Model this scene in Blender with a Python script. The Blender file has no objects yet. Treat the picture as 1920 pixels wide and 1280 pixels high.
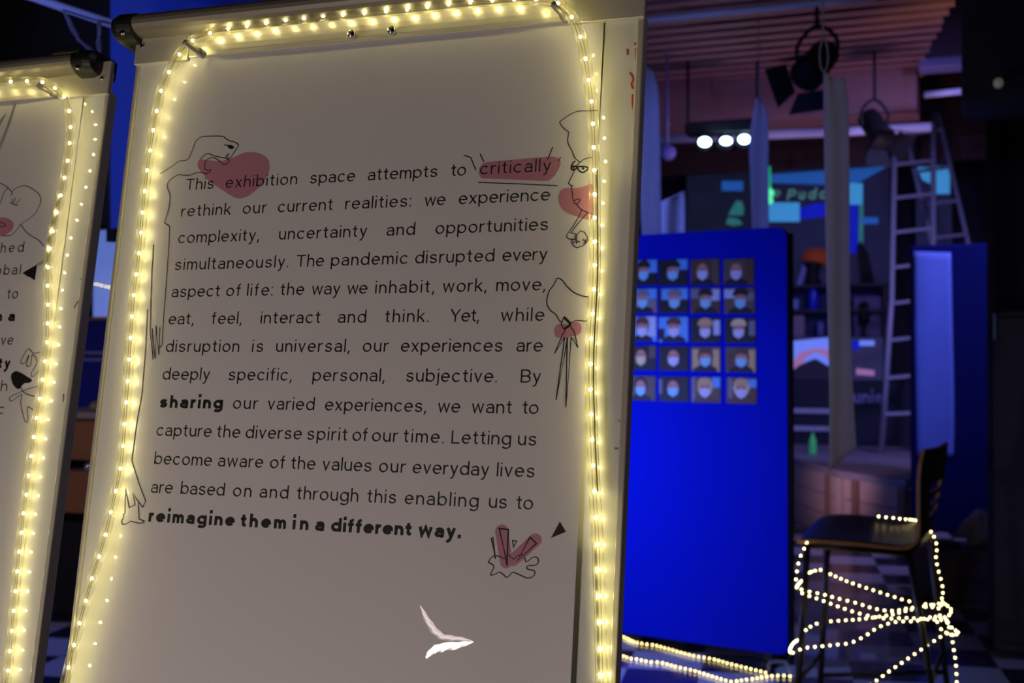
import bpy, bmesh, math, random
from mathutils import Vector, Matrix
random.seed(7)
sc = bpy.context.scene
COL = sc.collection
V3 = Vector

# ------------------------------------------------------------------ camera
F = 2319.0                       # focal length in pixels of the 1920 wide frame
CAMZ = 1.45
cp, sp = math.cos(0.0056), math.sin(0.0056)
cr, sr = math.cos(-0.00174), math.sin(-0.00174)
M_PITCH = Matrix(((1, 0, 0), (0, cp, sp), (0, -sp, cp)))
M_ROLL = Matrix(((cr, 0, sr), (0, 1, 0), (-sr, 0, cr)))
W2C = M_PITCH @ M_ROLL
C2W = W2C.transposed()
CAM = V3((0, 0, CAMZ))
cam = bpy.data.cameras.new('camera')
cam.sensor_width = 36.0
cam.lens = F * 36.0 / 1920.0
cam.clip_start = 0.02
cam.clip_end = 80
cam.dof.use_dof = True
cam.dof.focus_distance = 1.53
cam.dof.aperture_fstop = 6.3
cam_o = bpy.data.objects.new('camera', cam)
COL.objects.link(cam_o)
R_, F_, U_ = C2W @ V3((1, 0, 0)), C2W @ V3((0, 1, 0)), C2W @ V3((0, 0, 1))
rot = Matrix((R_, U_, -F_)).transposed().to_4x4()
cam_o.matrix_world = Matrix.Translation(CAM) @ rot
sc.camera = cam_o

# ------------------------------------------------------------------ world, exposure, big lights
sc.view_settings.view_transform = 'Standard'
sc.view_settings.look = 'None'
sc.view_settings.exposure = 0.0
sc.view_settings.gamma = 1.0
sc.view_settings.use_curve_mapping = False
world = bpy.data.worlds.new('world')
sc.world = world
world.use_nodes = True
world.node_tree.nodes['Background'].inputs[0].default_value = (0.10, 0.08, 0.16, 1)
world.node_tree.nodes['Background'].inputs[1].default_value = 0.2
sc.cycles.use_denoising = True
sc.cycles.max_bounces = 8
sc.cycles.transparent_max_bounces = 16
sc.cycles.caustics_reflective = False
sc.cycles.caustics_refractive = False
sc.cycles.sample_clamp_indirect = 4.0


def lamp(name, kind, loc, target, power, color, **kw):
    d = bpy.data.lights.new(name, kind)
    d.energy = power
    d.color = color
    for k, v in kw.items():
        setattr(d, k, v)
    o = bpy.data.objects.new(name, d)
    COL.objects.link(o)
    o.location = loc
    o.rotation_euler = (V3(target) - V3(loc)).to_track_quat('-Z', 'Y').to_euler()
    return o


LAMP = V3((-1.75, -0.20, 0.42))
lamp('room_lamp', 'AREA', LAMP, (0, 1.4, 1.05), 16.0, (1.0, 0.83, 0.77), shape='RECTANGLE', size=0.16, size_y=0.12)
lamp('hall_fill', 'POINT', (1.9, 1.2, 3.5), (0, 0, 0), 16, (0.95, 0.80, 1.0), shadow_soft_size=0.3)  # added fill light for stool, grey strip, floor and cabinet
lamp('blue_wash', 'SPOT', (-0.35, 5.3, 0.95), (1.1, 5.75, 0.95), 70, (0.24, 0.32, 1.0), spot_size=2.6, spot_blend=0.6, shadow_soft_size=0.12)
lamp('backdrop_wash', 'SPOT', (-2.6, 1.5, 2.0), (-1.05, 3.5, 2.1), 95, (0.20, 0.27, 1.0), spot_size=1.0, spot_blend=0.8, shadow_soft_size=0.1)
lamp('counter_wash', 'SPOT', (-2.9, 3.0, 2.6), (-2.3, 6.8, 0.9), 120, (0.75, 0.62, 0.9), spot_size=0.6, spot_blend=0.8, shadow_soft_size=0.1)  # added spot that brightens the counter in the gap
lamp('floor_blue', 'SPOT', (-3.3, 4.9, 2.4), (-2.0, 5.7, 0.0), 110, (0.22, 0.27, 1.0), spot_size=0.7, spot_blend=0.8, shadow_soft_size=0.1)
lamp('ceiling_wash', 'SPOT', (2.95, 8.75, 1.25), (1.9, 8.9, 3.6), 66, (0.70, 0.42, 0.80), spot_size=2.7, spot_blend=1.0, shadow_soft_size=0.4)  # added spot hidden behind the dark partition, lights the ceiling slats
lamp('stage_wash', 'SPOT', (3.4, 6.95, 3.4), (2.5, 10.2, 0.8), 300, (0.36, 0.32, 1.0), spot_size=1.7, spot_blend=1.0, shadow_soft_size=0.2)  # added unseen spot beyond the pillar, lights ladder and stage
lamp('rear_blue', 'SPOT', (-0.5, 5.0, 2.7), (0.98, 6.9, 2.35), 110, (0.14, 0.20, 1.0), spot_size=0.7, spot_blend=0.6, shadow_soft_size=0.1)
lamp('slat_tip_spot', 'SPOT', (3.3, 6.9, 2.9), (2.75, 7.8, 3.6), 20, (1.0, 0.6, 0.25), spot_size=0.55, spot_blend=1.0, shadow_soft_size=0.05)
lamp('strip_spot', 'SPOT', (0.9, 6.6, 1.5), (2.95, 8.6, 1.2), 30, (0.12, 0.20, 1.0), spot_size=0.9, spot_blend=0.8, shadow_soft_size=0.08)
lamp('warm_stage_spot', 'SPOT', (0.9, 7.4, 1.2), (2.45, 9.3, 0.5), 85, (1.0, 0.62, 0.82), spot_size=0.42, spot_blend=1.0, shadow_soft_size=0.1)

# ------------------------------------------------------------------ materials
MATS = {}


def pbr(name, color, rough=0.6, metal=0.0, noise=0.0, scale=30.0, coat=0.0, bump=0.0, emit=None, estr=0.0, spec=0.5, stretch=None):
    if name in MATS:
        return MATS[name]
    m = bpy.data.materials.new(name)
    m.use_nodes = True
    nt = m.node_tree
    b = nt.nodes['Principled BSDF']
    b.inputs['Base Color'].default_value = (*color, 1)
    b.inputs['Roughness'].default_value = rough
    b.inputs['Metallic'].default_value = metal
    b.inputs['Coat Weight'].default_value = coat
    b.inputs['Coat Roughness'].default_value = 0.12
    b.inputs['Specular IOR Level'].default_value = spec
    if emit:
        b.inputs['Emission Color'].default_value = (*emit, 1)
        b.inputs['Emission Strength'].default_value = estr
    if noise or bump:
        tc = nt.nodes.new('ShaderNodeTexCoord')
        mp = nt.nodes.new('ShaderNodeMapping')
        if stretch:
            mp.inputs['Scale'].default_value = stretch
        nz = nt.nodes.new('ShaderNodeTexNoise')
        nz.inputs['Scale'].default_value = scale
        nz.inputs['Detail'].default_value = 4
        nt.links.new(tc.outputs['Object'], mp.inputs[0])
        nt.links.new(mp.outputs[0], nz.inputs['Vector'])
        if noise:
            mx = nt.nodes.new('ShaderNodeMix')
            mx.data_type = 'RGBA'
            mx.inputs[6].default_value = (*[c * (1 - noise) for c in color], 1)
            mx.inputs[7].default_value = (*[min(1, c * (1 + noise)) for c in color], 1)
            nt.links.new(nz.outputs['Fac'], mx.inputs[0])
            nt.links.new(mx.outputs[2], b.inputs['Base Color'])
        if bump:
            bp = nt.nodes.new('ShaderNodeBump')
            bp.inputs['Strength'].default_value = bump
            bp.inputs['Distance'].default_value = 0.002
            nt.links.new(nz.outputs['Fac'], bp.inputs['Height'])
            nt.links.new(bp.outputs[0], b.inputs['Normal'])
    MATS[name] = m
    return m


def glow(name, color, strength):
    if name in MATS:
        return MATS[name]
    m = bpy.data.materials.new(name)
    m.use_nodes = True
    nt = m.node_tree
    nt.nodes.clear()
    e = nt.nodes.new('ShaderNodeEmission')
    e.inputs[0].default_value = (*color, 1)
    e.inputs[1].default_value = strength
    o = nt.nodes.new('ShaderNodeOutputMaterial')
    nt.links.new(e.outputs[0], o.inputs[0])
    MATS[name] = m
    return m


def clear_plastic(name, tint, body, fac, edge=0.55):
    m = bpy.data.materials.new(name)
    m.use_nodes = True
    nt = m.node_tree
    b = nt.nodes['Principled BSDF']
    b.inputs['Base Color'].default_value = (*body, 1)
    b.inputs['Roughness'].default_value = 0.12
    t = nt.nodes.new('ShaderNodeBsdfTransparent')
    t.inputs[0].default_value = (*tint, 1)
    lw = nt.nodes.new('ShaderNodeLayerWeight')
    lw.inputs[0].default_value = 0.45
    pw = nt.nodes.new('ShaderNodeMath')
    pw.operation = 'POWER'
    pw.inputs[1].default_value = 2.2
    ma = nt.nodes.new('ShaderNodeMath')
    ma.operation = 'MULTIPLY_ADD'
    ma.inputs[1].default_value = edge
    ma.inputs[2].default_value = fac
    mx = nt.nodes.new('ShaderNodeMixShader')
    nt.links.new(lw.outputs['Facing'], pw.inputs[0])
    nt.links.new(pw.outputs[0], ma.inputs[0])
    nt.links.new(ma.outputs[0], mx.inputs[0])
    nt.links.new(t.outputs[0], mx.inputs[1])
    tr = nt.nodes.new('ShaderNodeBsdfTranslucent')
    tr.inputs[0].default_value = (*body, 1)
    m2 = nt.nodes.new('ShaderNodeMixShader')
    m2.inputs[0].default_value = 0.5
    nt.links.new(b.outputs[0], m2.inputs[1])
    nt.links.new(tr.outputs[0], m2.inputs[2])
    nt.links.new(m2.outputs[0], mx.inputs[2])
    nt.links.new(mx.outputs[0], nt.nodes['Material Output'].inputs[0])
    MATS[name] = m
    return m


M_ROPE = clear_plastic('clear_pvc', (0.97, 0.96, 0.86), (0.62, 0.62, 0.50), 0.06)
M_ROPEF = clear_plastic('clear_pvc_far', (0.97, 0.96, 0.88), (0.5, 0.5, 0.4), 0.012, 0.10)
M_CLEAR = clear_plastic('clear_cord', (0.95, 0.95, 0.97), (0.75, 0.75, 0.78), 0.25)
M_LED = glow('warm_led', (1.0, 0.86, 0.38), 70.0)
M_LEDB = glow('warm_led_far', (1.0, 0.80, 0.37), 18.0)
M_LEDF = glow('warm_led_floor', (1.0, 0.80, 0.36), 17.0)
M_WIRE = pbr('led_wire', (0.35, 0.33, 0.24), 0.4, 0.2)
M_WB = pbr('whiteboard_enamel', (0.80, 0.80, 0.78), 0.07, noise=0.03, scale=8)
M_PAPER = pbr('poster_paper', (0.82, 0.80, 0.79), 0.5, noise=0.012, scale=5, coat=0.4)
M_PAPER.node_tree.nodes['Principled BSDF'].inputs['Coat Roughness'].default_value = 0.035
M_ALU = pbr('brushed_aluminium', (0.74, 0.70, 0.60), 0.36, 0.35, noise=0.06, scale=60, stretch=(1, 40, 40))
M_ALUD = pbr('grey_aluminium', (0.40, 0.38, 0.33), 0.45, 0.5, noise=0.06, scale=40)
M_RAIL = pbr('anodised_rail', (0.25, 0.225, 0.185), 0.5, 0.3, noise=0.05, scale=40)
M_BLKP = pbr('black_plastic', (0.012, 0.012, 0.011), 0.45, noise=0.2, scale=80)
M_CHROME = pbr('chrome', (0.75, 0.74, 0.72), 0.18, 1.0, noise=0.02)
M_INK = pbr('black_ink', (0.012, 0.011, 0.011), 0.5, noise=0.1)
M_LINE = pbr('grey_ink', (0.045, 0.036, 0.034), 0.5, noise=0.1)
M_PINK = pbr('pink_ink', (0.60, 0.26, 0.34), 0.45, noise=0.03)
M_RED = pbr('red_marker', (0.75, 0.10, 0.05), 0.4, noise=0.5, scale=400)
M_MARK = pbr('dark_marker', (0.05, 0.045, 0.04), 0.5, noise=0.5, scale=300)
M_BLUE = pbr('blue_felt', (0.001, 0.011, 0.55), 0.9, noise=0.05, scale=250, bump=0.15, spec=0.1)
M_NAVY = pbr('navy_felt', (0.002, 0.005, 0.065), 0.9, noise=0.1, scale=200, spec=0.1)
M_BACKDROP = pbr('blue_cloth', (0.045, 0.10, 0.50), 0.9, noise=0.16, scale=70, stretch=(1, 1, 14), bump=0.1, spec=0.1)
M_BLK = pbr('black_paint', (0.008, 0.008, 0.009), 0.7, noise=0.2, scale=20)
M_BRN = pbr('dark_brown', (0.022, 0.014, 0.009), 0.7, noise=0.3, scale=10)
M_WOOD = pbr('stained_wood', (0.30, 0.17, 0.13), 0.6, noise=0.18, scale=14, stretch=(1, 12, 12))
M_SLAT = pbr('ceiling_wood', (0.38, 0.19, 0.17), 0.65, noise=0.15, scale=9, stretch=(1, 10, 10))
M_OAK = pbr('oak_edge', (0.42, 0.21, 0.075), 0.5, noise=0.2, scale=40)
M_PALEW = pbr('pale_board', (0.62, 0.46, 0.44), 0.7, noise=0.12, scale=9, stretch=(1, 1, 8))
M_STEEL = pbr('dark_steel', (0.03, 0.028, 0.026), 0.4, 0.6, noise=0.1)
M_LADDER = pbr('ladder_aluminium', (0.46, 0.46, 0.56), 0.45, 0.1, noise=0.08)
M_PIPE = pbr('pale_pipe', (0.62, 0.60, 0.72), 0.35, noise=0.06)
M_STRIP = pbr('grey_cloth', (0.46, 0.45, 0.47), 0.9, noise=0.08, scale=18)
M_SHEET = pbr('white_sheet', (0.75, 0.76, 0.85), 0.8, noise=0.05, scale=12)


# ------------------------------------------------------------------ mesh builder
class MB:
    def __init__(s):
        s.v, s.f, s.m, s.sm = [], [], [], []

    def add(s, vs, fs, mi=0, smooth=False):
        o = len(s.v)
        s.v += [V3(p) for p in vs]
        for f in fs:
            s.f.append([i + o for i in f])
            s.m.append(mi)
            s.sm.append(smooth)
        return s

    def hexa(s, p, mi=0):      # 8 corners: 4 bottom loop, 4 top loop
        return s.add(p, [(3, 2, 1, 0), (4, 5, 6, 7), (0, 1, 5, 4), (1, 2, 6, 5), (2, 3, 7, 6), (3, 0, 4, 7)], mi)

    def box(s, c, ax, ay, az, mi=0):   # centre and three half-axis vectors
        c = V3(c); ax = V3(ax); ay = V3(ay); az = V3(az)
        return s.hexa([c - ax - ay - az, c + ax - ay - az, c + ax + ay - az, c - ax + ay - az,
                       c - ax - ay + az, c + ax - ay + az, c + ax + ay + az, c - ax + ay + az], mi)

    def abox(s, x0, x1, y0, y1, z0, z1, mi=0):
        return s.box(((x0 + x1) / 2, (y0 + y1) / 2, (z0 + z1) / 2), ((x1 - x0) / 2, 0, 0), (0, (y1 - y0) / 2, 0), (0, 0, (z1 - z0) / 2), mi)

    def rbox(s, c, ax, ay, az, r, mi=0, seg=3):   # rounded box through bmesh bevel
        c, ax, ay, az = V3(c), V3(ax), V3(ay), V3(az)
        bm = bmesh.new()
        bmesh.ops.create_cube(bm, size=2.0)
        lx, ly, lz = ax.length, ay.length, az.length
        for v in bm.verts:
            v.co = V3((v.co.x * lx, v.co.y * ly, v.co.z * lz))
        bmesh.ops.bevel(bm, geom=list(bm.edges), offset=min(r, lx * .95, ly * .95, lz * .95), segments=seg, affect='EDGES', profile=0.5)
        nx, ny, nz = ax.normalized(), ay.normalized(), az.normalized()
        bm.verts.index_update()
        vs = [c + nx * v.co.x + ny * v.co.y + nz * v.co.z for v in bm.verts]
        fs = [[v.index for v in f.verts] for f in bm.faces]
        bm.free()
        return s.add(vs, fs, mi)

    def tube(s, pts, r, n=8, mi=0, closed=False, caps=True):
        pts = [V3(p) for p in pts]
        N = len(pts)
        rings = []
        up = None
        for i, p in enumerate(pts):
            if closed:
                t = pts[(i + 1) % N] - pts[i - 1]
            else:
                t = pts[min(i + 1, N - 1)] - pts[max(i - 1, 0)]
            if t.length < 1e-9:
                t = V3((0, 0, 1))
            t.normalize()
            if up is None:
                up = V3((0, 0, 1)) if abs(t.z) < 0.9 else V3((1, 0, 0))
            a = up - t * up.dot(t)
            if a.length < 1e-6:
                a = t.orthogonal()
            a.normalize()
            b = t.cross(a)
            up = a
            rr = r[i] if isinstance(r, (list, tuple)) else r
            rings.append([p + (a * math.cos(2 * math.pi * k / n) + b * math.sin(2 * math.pi * k / n)) * rr for k in range(n)])
        vs = [q for ring in rings for q in ring]
        fs = []
        for i in range(N if closed else N - 1):
            j = (i + 1) % N
            for k in range(n):
                l = (k + 1) % n
                fs.append((i * n + k, i * n + l, j * n + l, j * n + k))
        if caps and not closed:
            fs.append(list(range(n))[::-1])
            fs.append([(N - 1) * n + k for k in range(n)])
        return s.add(vs, fs, mi, True)

    def lathe(s, c, axis, prof, n=16, mi=0):     # prof: (radius, distance along axis)
        c = V3(c); ax = V3(axis).normalized()
        a = ax.orthogonal().normalized(); b = ax.cross(a)
        vs = []
        for r, h in prof:
            for k in range(n):
                t = 2 * math.pi * k / n
                vs.append(c + ax * h + (a * math.cos(t) + b * math.sin(t)) * max(r, 1e-5))
        fs = []
        for i in range(len(prof) - 1):
            for k in range(n):
                l = (k + 1) % n
                fs.append((i * n + k, i * n + l, (i + 1) * n + l, (i + 1) * n + k))
        fs.append(list(range(n))[::-1]); fs.append([(len(prof) - 1) * n + k for k in range(n)])
        return s.add(vs, fs, mi, True)

    def ball(s, c, rx, ry=None, rz=None, n=10, mi=0, axes=None):
        c = V3(c); ry = ry or rx; rz = rz or rx
        A = axes or (V3((1, 0, 0)), V3((0, 1, 0)), V3((0, 0, 1)))
        vs, fs = [], []
        h = max(4, n // 2)
        vs.append(c + A[2] * rz)
        for i in range(1, h):
            t = math.pi * i / h
            for k in range(n):
                p = 2 * math.pi * k / n
                vs.append(c + A[0] * (rx * math.sin(t) * math.cos(p)) + A[1] * (ry * math.sin(t) * math.sin(p)) + A[2] * (rz * math.cos(t)))
        vs.append(c - A[2] * rz)
        for k in range(n):
            l = (k + 1) % n
            fs.append((0, 1 + k, 1 + l))
            for i in range(h - 2):
                fs.append((1 + i * n + k, 1 + (i + 1) * n + k, 1 + (i + 1) * n + l, 1 + i * n + l))
            fs.append((len(vs) - 1, 1 + (h - 2) * n + l, 1 + (h - 2) * n + k))
        return s.add(vs, fs, mi, True)

    def prism(s, poly, d, mi=0):    # planar polygon extruded by vector d
        d = V3(d); n = len(poly)
        vs = [V3(p) for p in poly] + [V3(p) + d for p in poly]
        fs = [list(range(n))[::-1], [n + i for i in range(n)]]
        fs += [(i, (i + 1) % n, n + (i + 1) % n, n + i) for i in range(n)]
        return s.add(vs, fs, mi)

    def build(s, name, mats, parent=None, loc=None):
        org = V3((0, 0, 0))
        if parent is not None:
            org = ORG[parent.name]
        elif loc is not None:
            org = V3(loc)
        me = bpy.data.meshes.new(name)
        me.from_pydata([p - org for p in s.v], [], s.f)
        if not isinstance(mats, (list, tuple)):
            mats = [mats]
        for m in mats:
            me.materials.append(m)
        me.polygons.foreach_set('material_index', s.m)
        me.polygons.foreach_set('use_smooth', s.sm)
        me.update()
        bm = bmesh.new(); bm.from_mesh(me)
        if all(len(e.link_faces) == 2 for e in bm.edges) and len(bm.faces) < 20000:
            bmesh.ops.recalc_face_normals(bm, faces=bm.faces)
            bm.to_mesh(me)
        bm.free()
        o = bpy.data.objects.new(name, me)
        COL.objects.link(o)
        ORG[o.name] = org
        if parent is not None:
            o.parent = parent
        else:
            o.location = org
        return o


ORG = {}


def tag(o, label, cat, group=None, kind=None):
    if label: o['label'] = label
    if cat: o['category'] = cat
    if group: o['group'] = group
    if kind: o['kind'] = kind
    return o


def thing(name, loc, label, cat, group=None):
    o = bpy.data.objects.new(name, None)
    o.empty_display_size = 0.05
    COL.objects.link(o)
    o.location = loc
    ORG[o.name] = V3(loc)
    return tag(o, label, cat, group)


def struct(o):
    o['kind'] = 'structure'
    return o


def copy_tree(o, parent=None):
    c = o.copy()
    COL.objects.link(c)
    ORG[c.name] = ORG[o.name].copy()
    if parent is not None:
        c.parent = parent
    for ch in list(o.children):
        copy_tree(ch, c)
    return c


# ------------------------------------------------------------------ view geometry helpers (where a sight line meets real planes)
def ray(px, py):
    return C2W @ V3(((px - 960) / F, 1.0, -(py - 640) / F))


def P(px, py, d):               # point at distance d along the viewing axis
    return CAM + ray(px, py) * d


def PZ(px, py, z):              # where the sight line reaches height z
    r = ray(px, py)
    return CAM + r * ((z - CAMZ) / r.z)


class Frame:                    # a tilted plane with right, up and outward axes
    def __init__(s, o, yaw, lean):
        s.U = V3((math.cos(yaw), -math.sin(yaw), 0))
        n = V3((-math.sin(yaw), -math.cos(yaw), 0))
        z = V3((0, 0, 1))
        s.V = z * math.cos(lean) - n * math.sin(lean)
        s.N = n * math.cos(lean) + z * math.sin(lean)
        s.O = V3(o)

    def at(s, u, v, w=0.0):
        return s.O + s.U * u + s.V * v + s.N * w

    def uv(s, px, py, w=0.0):
        r = ray(px, py)
        t = s.N.dot(s.O + s.N * w - CAM) / s.N.dot(r)
        x = CAM + r * t - s.O
        return x.dot(s.U), x.dot(s.V)

    def hit(s, px, py, w=0.0):
        return s.at(*s.uv(px, py, w), w)

    def box(s, mb, u0, u1, v0, v1, w0, w1, mi=0):
        return mb.box(s.at((u0 + u1) / 2, (v0 + v1) / 2, (w0 + w1) / 2), s.U * ((u1 - u0) / 2), s.V * ((v1 - v0) / 2), s.N * ((w1 - w0) / 2), mi)

    def rbox(s, mb, u0, u1, v0, v1, w0, w1, r, mi=0):
        return mb.rbox(s.at((u0 + u1) / 2, (v0 + v1) / 2, (w0 + w1) / 2), s.U * ((u1 - u0) / 2), s.V * ((v1 - v0) / 2), s.N * ((w1 - w0) / 2), r, mi)

    def matrix(s):
        m = Matrix((s.U, s.V, s.N)).transposed().to_4x4()
        return Matrix.Translation(s.O) @ m


def spline(pts, per=6, closed=False):
    pts = [tuple(p) for p in pts]
    out = []
    n = len(pts)
    if n < 3:
        return [V3(p) for p in pts]
    rng = range(n) if closed else range(n - 1)
    for i in rng:
        p1, p2 = V3(pts[i]), V3(pts[(i + 1) % n])
        p0 = V3(pts[i - 1]) if (i > 0 or closed) else p1 * 2 - p2
        p3 = V3(pts[(i + 2) % n]) if (i + 2 < n or closed) else p2 * 2 - p1
        for k in range(per):
            t = k / per
            out.append(0.5 * ((2 * p1) + (p2 - p0) * t + (2 * p0 - 5 * p1 + 4 * p2 - p3) * t * t + (3 * p1 - p0 - 3 * p2 + p3) * t ** 3))
    if not closed:
        out.append(V3(pts[-1]))
    return out


# ------------------------------------------------------------------ room shell
RHO = math.radians(21.0)
RA = V3((math.cos(RHO), -math.sin(RHO), 0))
RB = V3((math.sin(RHO), math.cos(RHO), 0))
A0, A1, B0, B1, ZC = -9.0, 4.6, -5.0, 13.2, 4.2


def room_box(a0, a1, b0, b1, z0, z1, mb=None, mi=0):
    mb = mb or MB()
    c = RA * ((a0 + a1) / 2) + RB * ((b0 + b1) / 2) + V3((0, 0, (z0 + z1) / 2))
    return mb.box(c, RA * ((a1 - a0) / 2), RB * ((b1 - b0) / 2), V3((0, 0, (z1 - z0) / 2)), mi)


def floor_material():
    m = bpy.data.materials.new('checker_tiles')
    m.use_nodes = True
    nt = m.node_tree
    b = nt.nodes['Principled BSDF']
    b.inputs['Roughness'].default_value = 0.22
    b.inputs['Coat Weight'].default_value = 0.3
    tc = nt.nodes.new('ShaderNodeTexCoord')
    mp = nt.nodes.new('ShaderNodeMapping')
    mp.inputs['Rotation'].default_value = (0, 0, math.radians(12))
    ck = nt.nodes.new('ShaderNodeTexChecker')
    ck.inputs['Color1'].default_value = (0.50, 0.50, 0.55, 1)
    ck.inputs['Color2'].default_value = (0.018, 0.018, 0.035, 1)
    ck.inputs['Scale'].default_value = 1 / 0.33
    nz = nt.nodes.new('ShaderNodeTexNoise')
    nz.inputs['Scale'].default_value = 3
    mr = nt.nodes.new('ShaderNodeMapRange')
    mr.inputs['To Min'].default_value = 0.16
    mr.inputs['To Max'].default_value = 0.34
    nt.links.new(tc.outputs['Object'], mp.inputs[0])
    nt.links.new(mp.outputs[0], ck.inputs['Vector'])
    nt.links.new(ck.outputs['Color'], b.inputs['Base Color'])
    nt.links.new(tc.outputs['Object'], nz.inputs['Vector'])
    nt.links.new(nz.outputs['Fac'], mr.inputs[0])
    nt.links.new(mr.outputs[0], b.inputs['Roughness'])
    return m


M_WALL = pbr('dark_wall', (0.030, 0.024, 0.034), 0.85, noise=0.2, scale=6)
M_CEIL = pbr('dark_ceiling', (0.02, 0.013, 0.016), 0.9, noise=0.2, scale=6)
struct(room_box(A0, A1, B0, B1, -0.1, 0.0).build('floor', floor_material()))
struct(room_box(A0, A1, B0, B1, ZC, ZC + 0.1).build('ceiling', M_CEIL))
struct(room_box(A0 - .1, A0, B0, B1, 0, ZC).build('wall_left', M_WALL))
struct(room_box(A1, A1 + .1, B0, B1, 0, ZC).build('wall_right', M_WALL))
struct(room_box(A0, A1, B1, B1 + .1, 0, ZC).build('wall_back', M_WALL))
struct(room_box(A0, A1, B0 - .1, B0, 0, ZC).build('wall_front', M_WALL))

# wooden slats under the ceiling, in one mesh, with stepped right ends
ZS = 3.6
mb = MB()
for k in range(-3, 13):
    y = 5 + 0
    b_c = RB.dot(PZ(1400, 60, ZS)) + 0.205 * (k - 3)
    # right end of this slat: walk along the slat until its picture column passes the stepped edge
    a = -6.0
    while a < 3.5:
        p = RA * a + RB * b_c + V3((0, 0, ZS))
        c = W2C @ (p - CAM)
        px, py = 960 + F * c.x / c.y, 640 - F * c.z / c.y
        if px > max(1727, 1790 - 0.54 * py):
            break
        a += 0.02
    room_box(a - 5.2, a, b_c - 0.058, b_c + 0.058, ZS, ZS + 0.025, mb)
for a in (-3.0, -0.6):
    room_box(a - .03, a + .03, 6.2, 12.2, ZS + 0.025, ZC, mb)
struct(mb.build('trim_1', M_SLAT))
mb = MB()
bb = RB.dot(PZ(1400, 150, ZS))
room_box(-6.0, RA.dot(PZ(1727, 160, ZS)), bb, bb + 0.5, ZS - 0.33, ZS + 0.02, mb)
struct(mb.build('trim_2', M_SLAT))
mb = MB()
q = P(1400, 300, 12.4)
bq = RB.dot(q)
room_box(-6.0, 3.2, bq, bq + 0.12, q.z - 0.11, q.z + 0.12, mb)
room_box(-6.0, 3.2, bq + .02, bq + 0.10, q.z + 0.12, ZC, mb)
struct(mb.build('trim_3', pbr('bulkhead_wood', (0.17, 0.075, 0.06), 0.7, noise=0.2, scale=8)))

# ------------------------------------------------------------------ flipchart
FR = Frame(CAM + C2W @ V3((-0.14, 1.5, 0.02)), math.radians(19.73), math.radians(10.2))
uL, uR = -0.4225, 0.2935
vT, vB = 0.408, -0.62
v_clip = FR.uv(1130, 38)[1]


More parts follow.
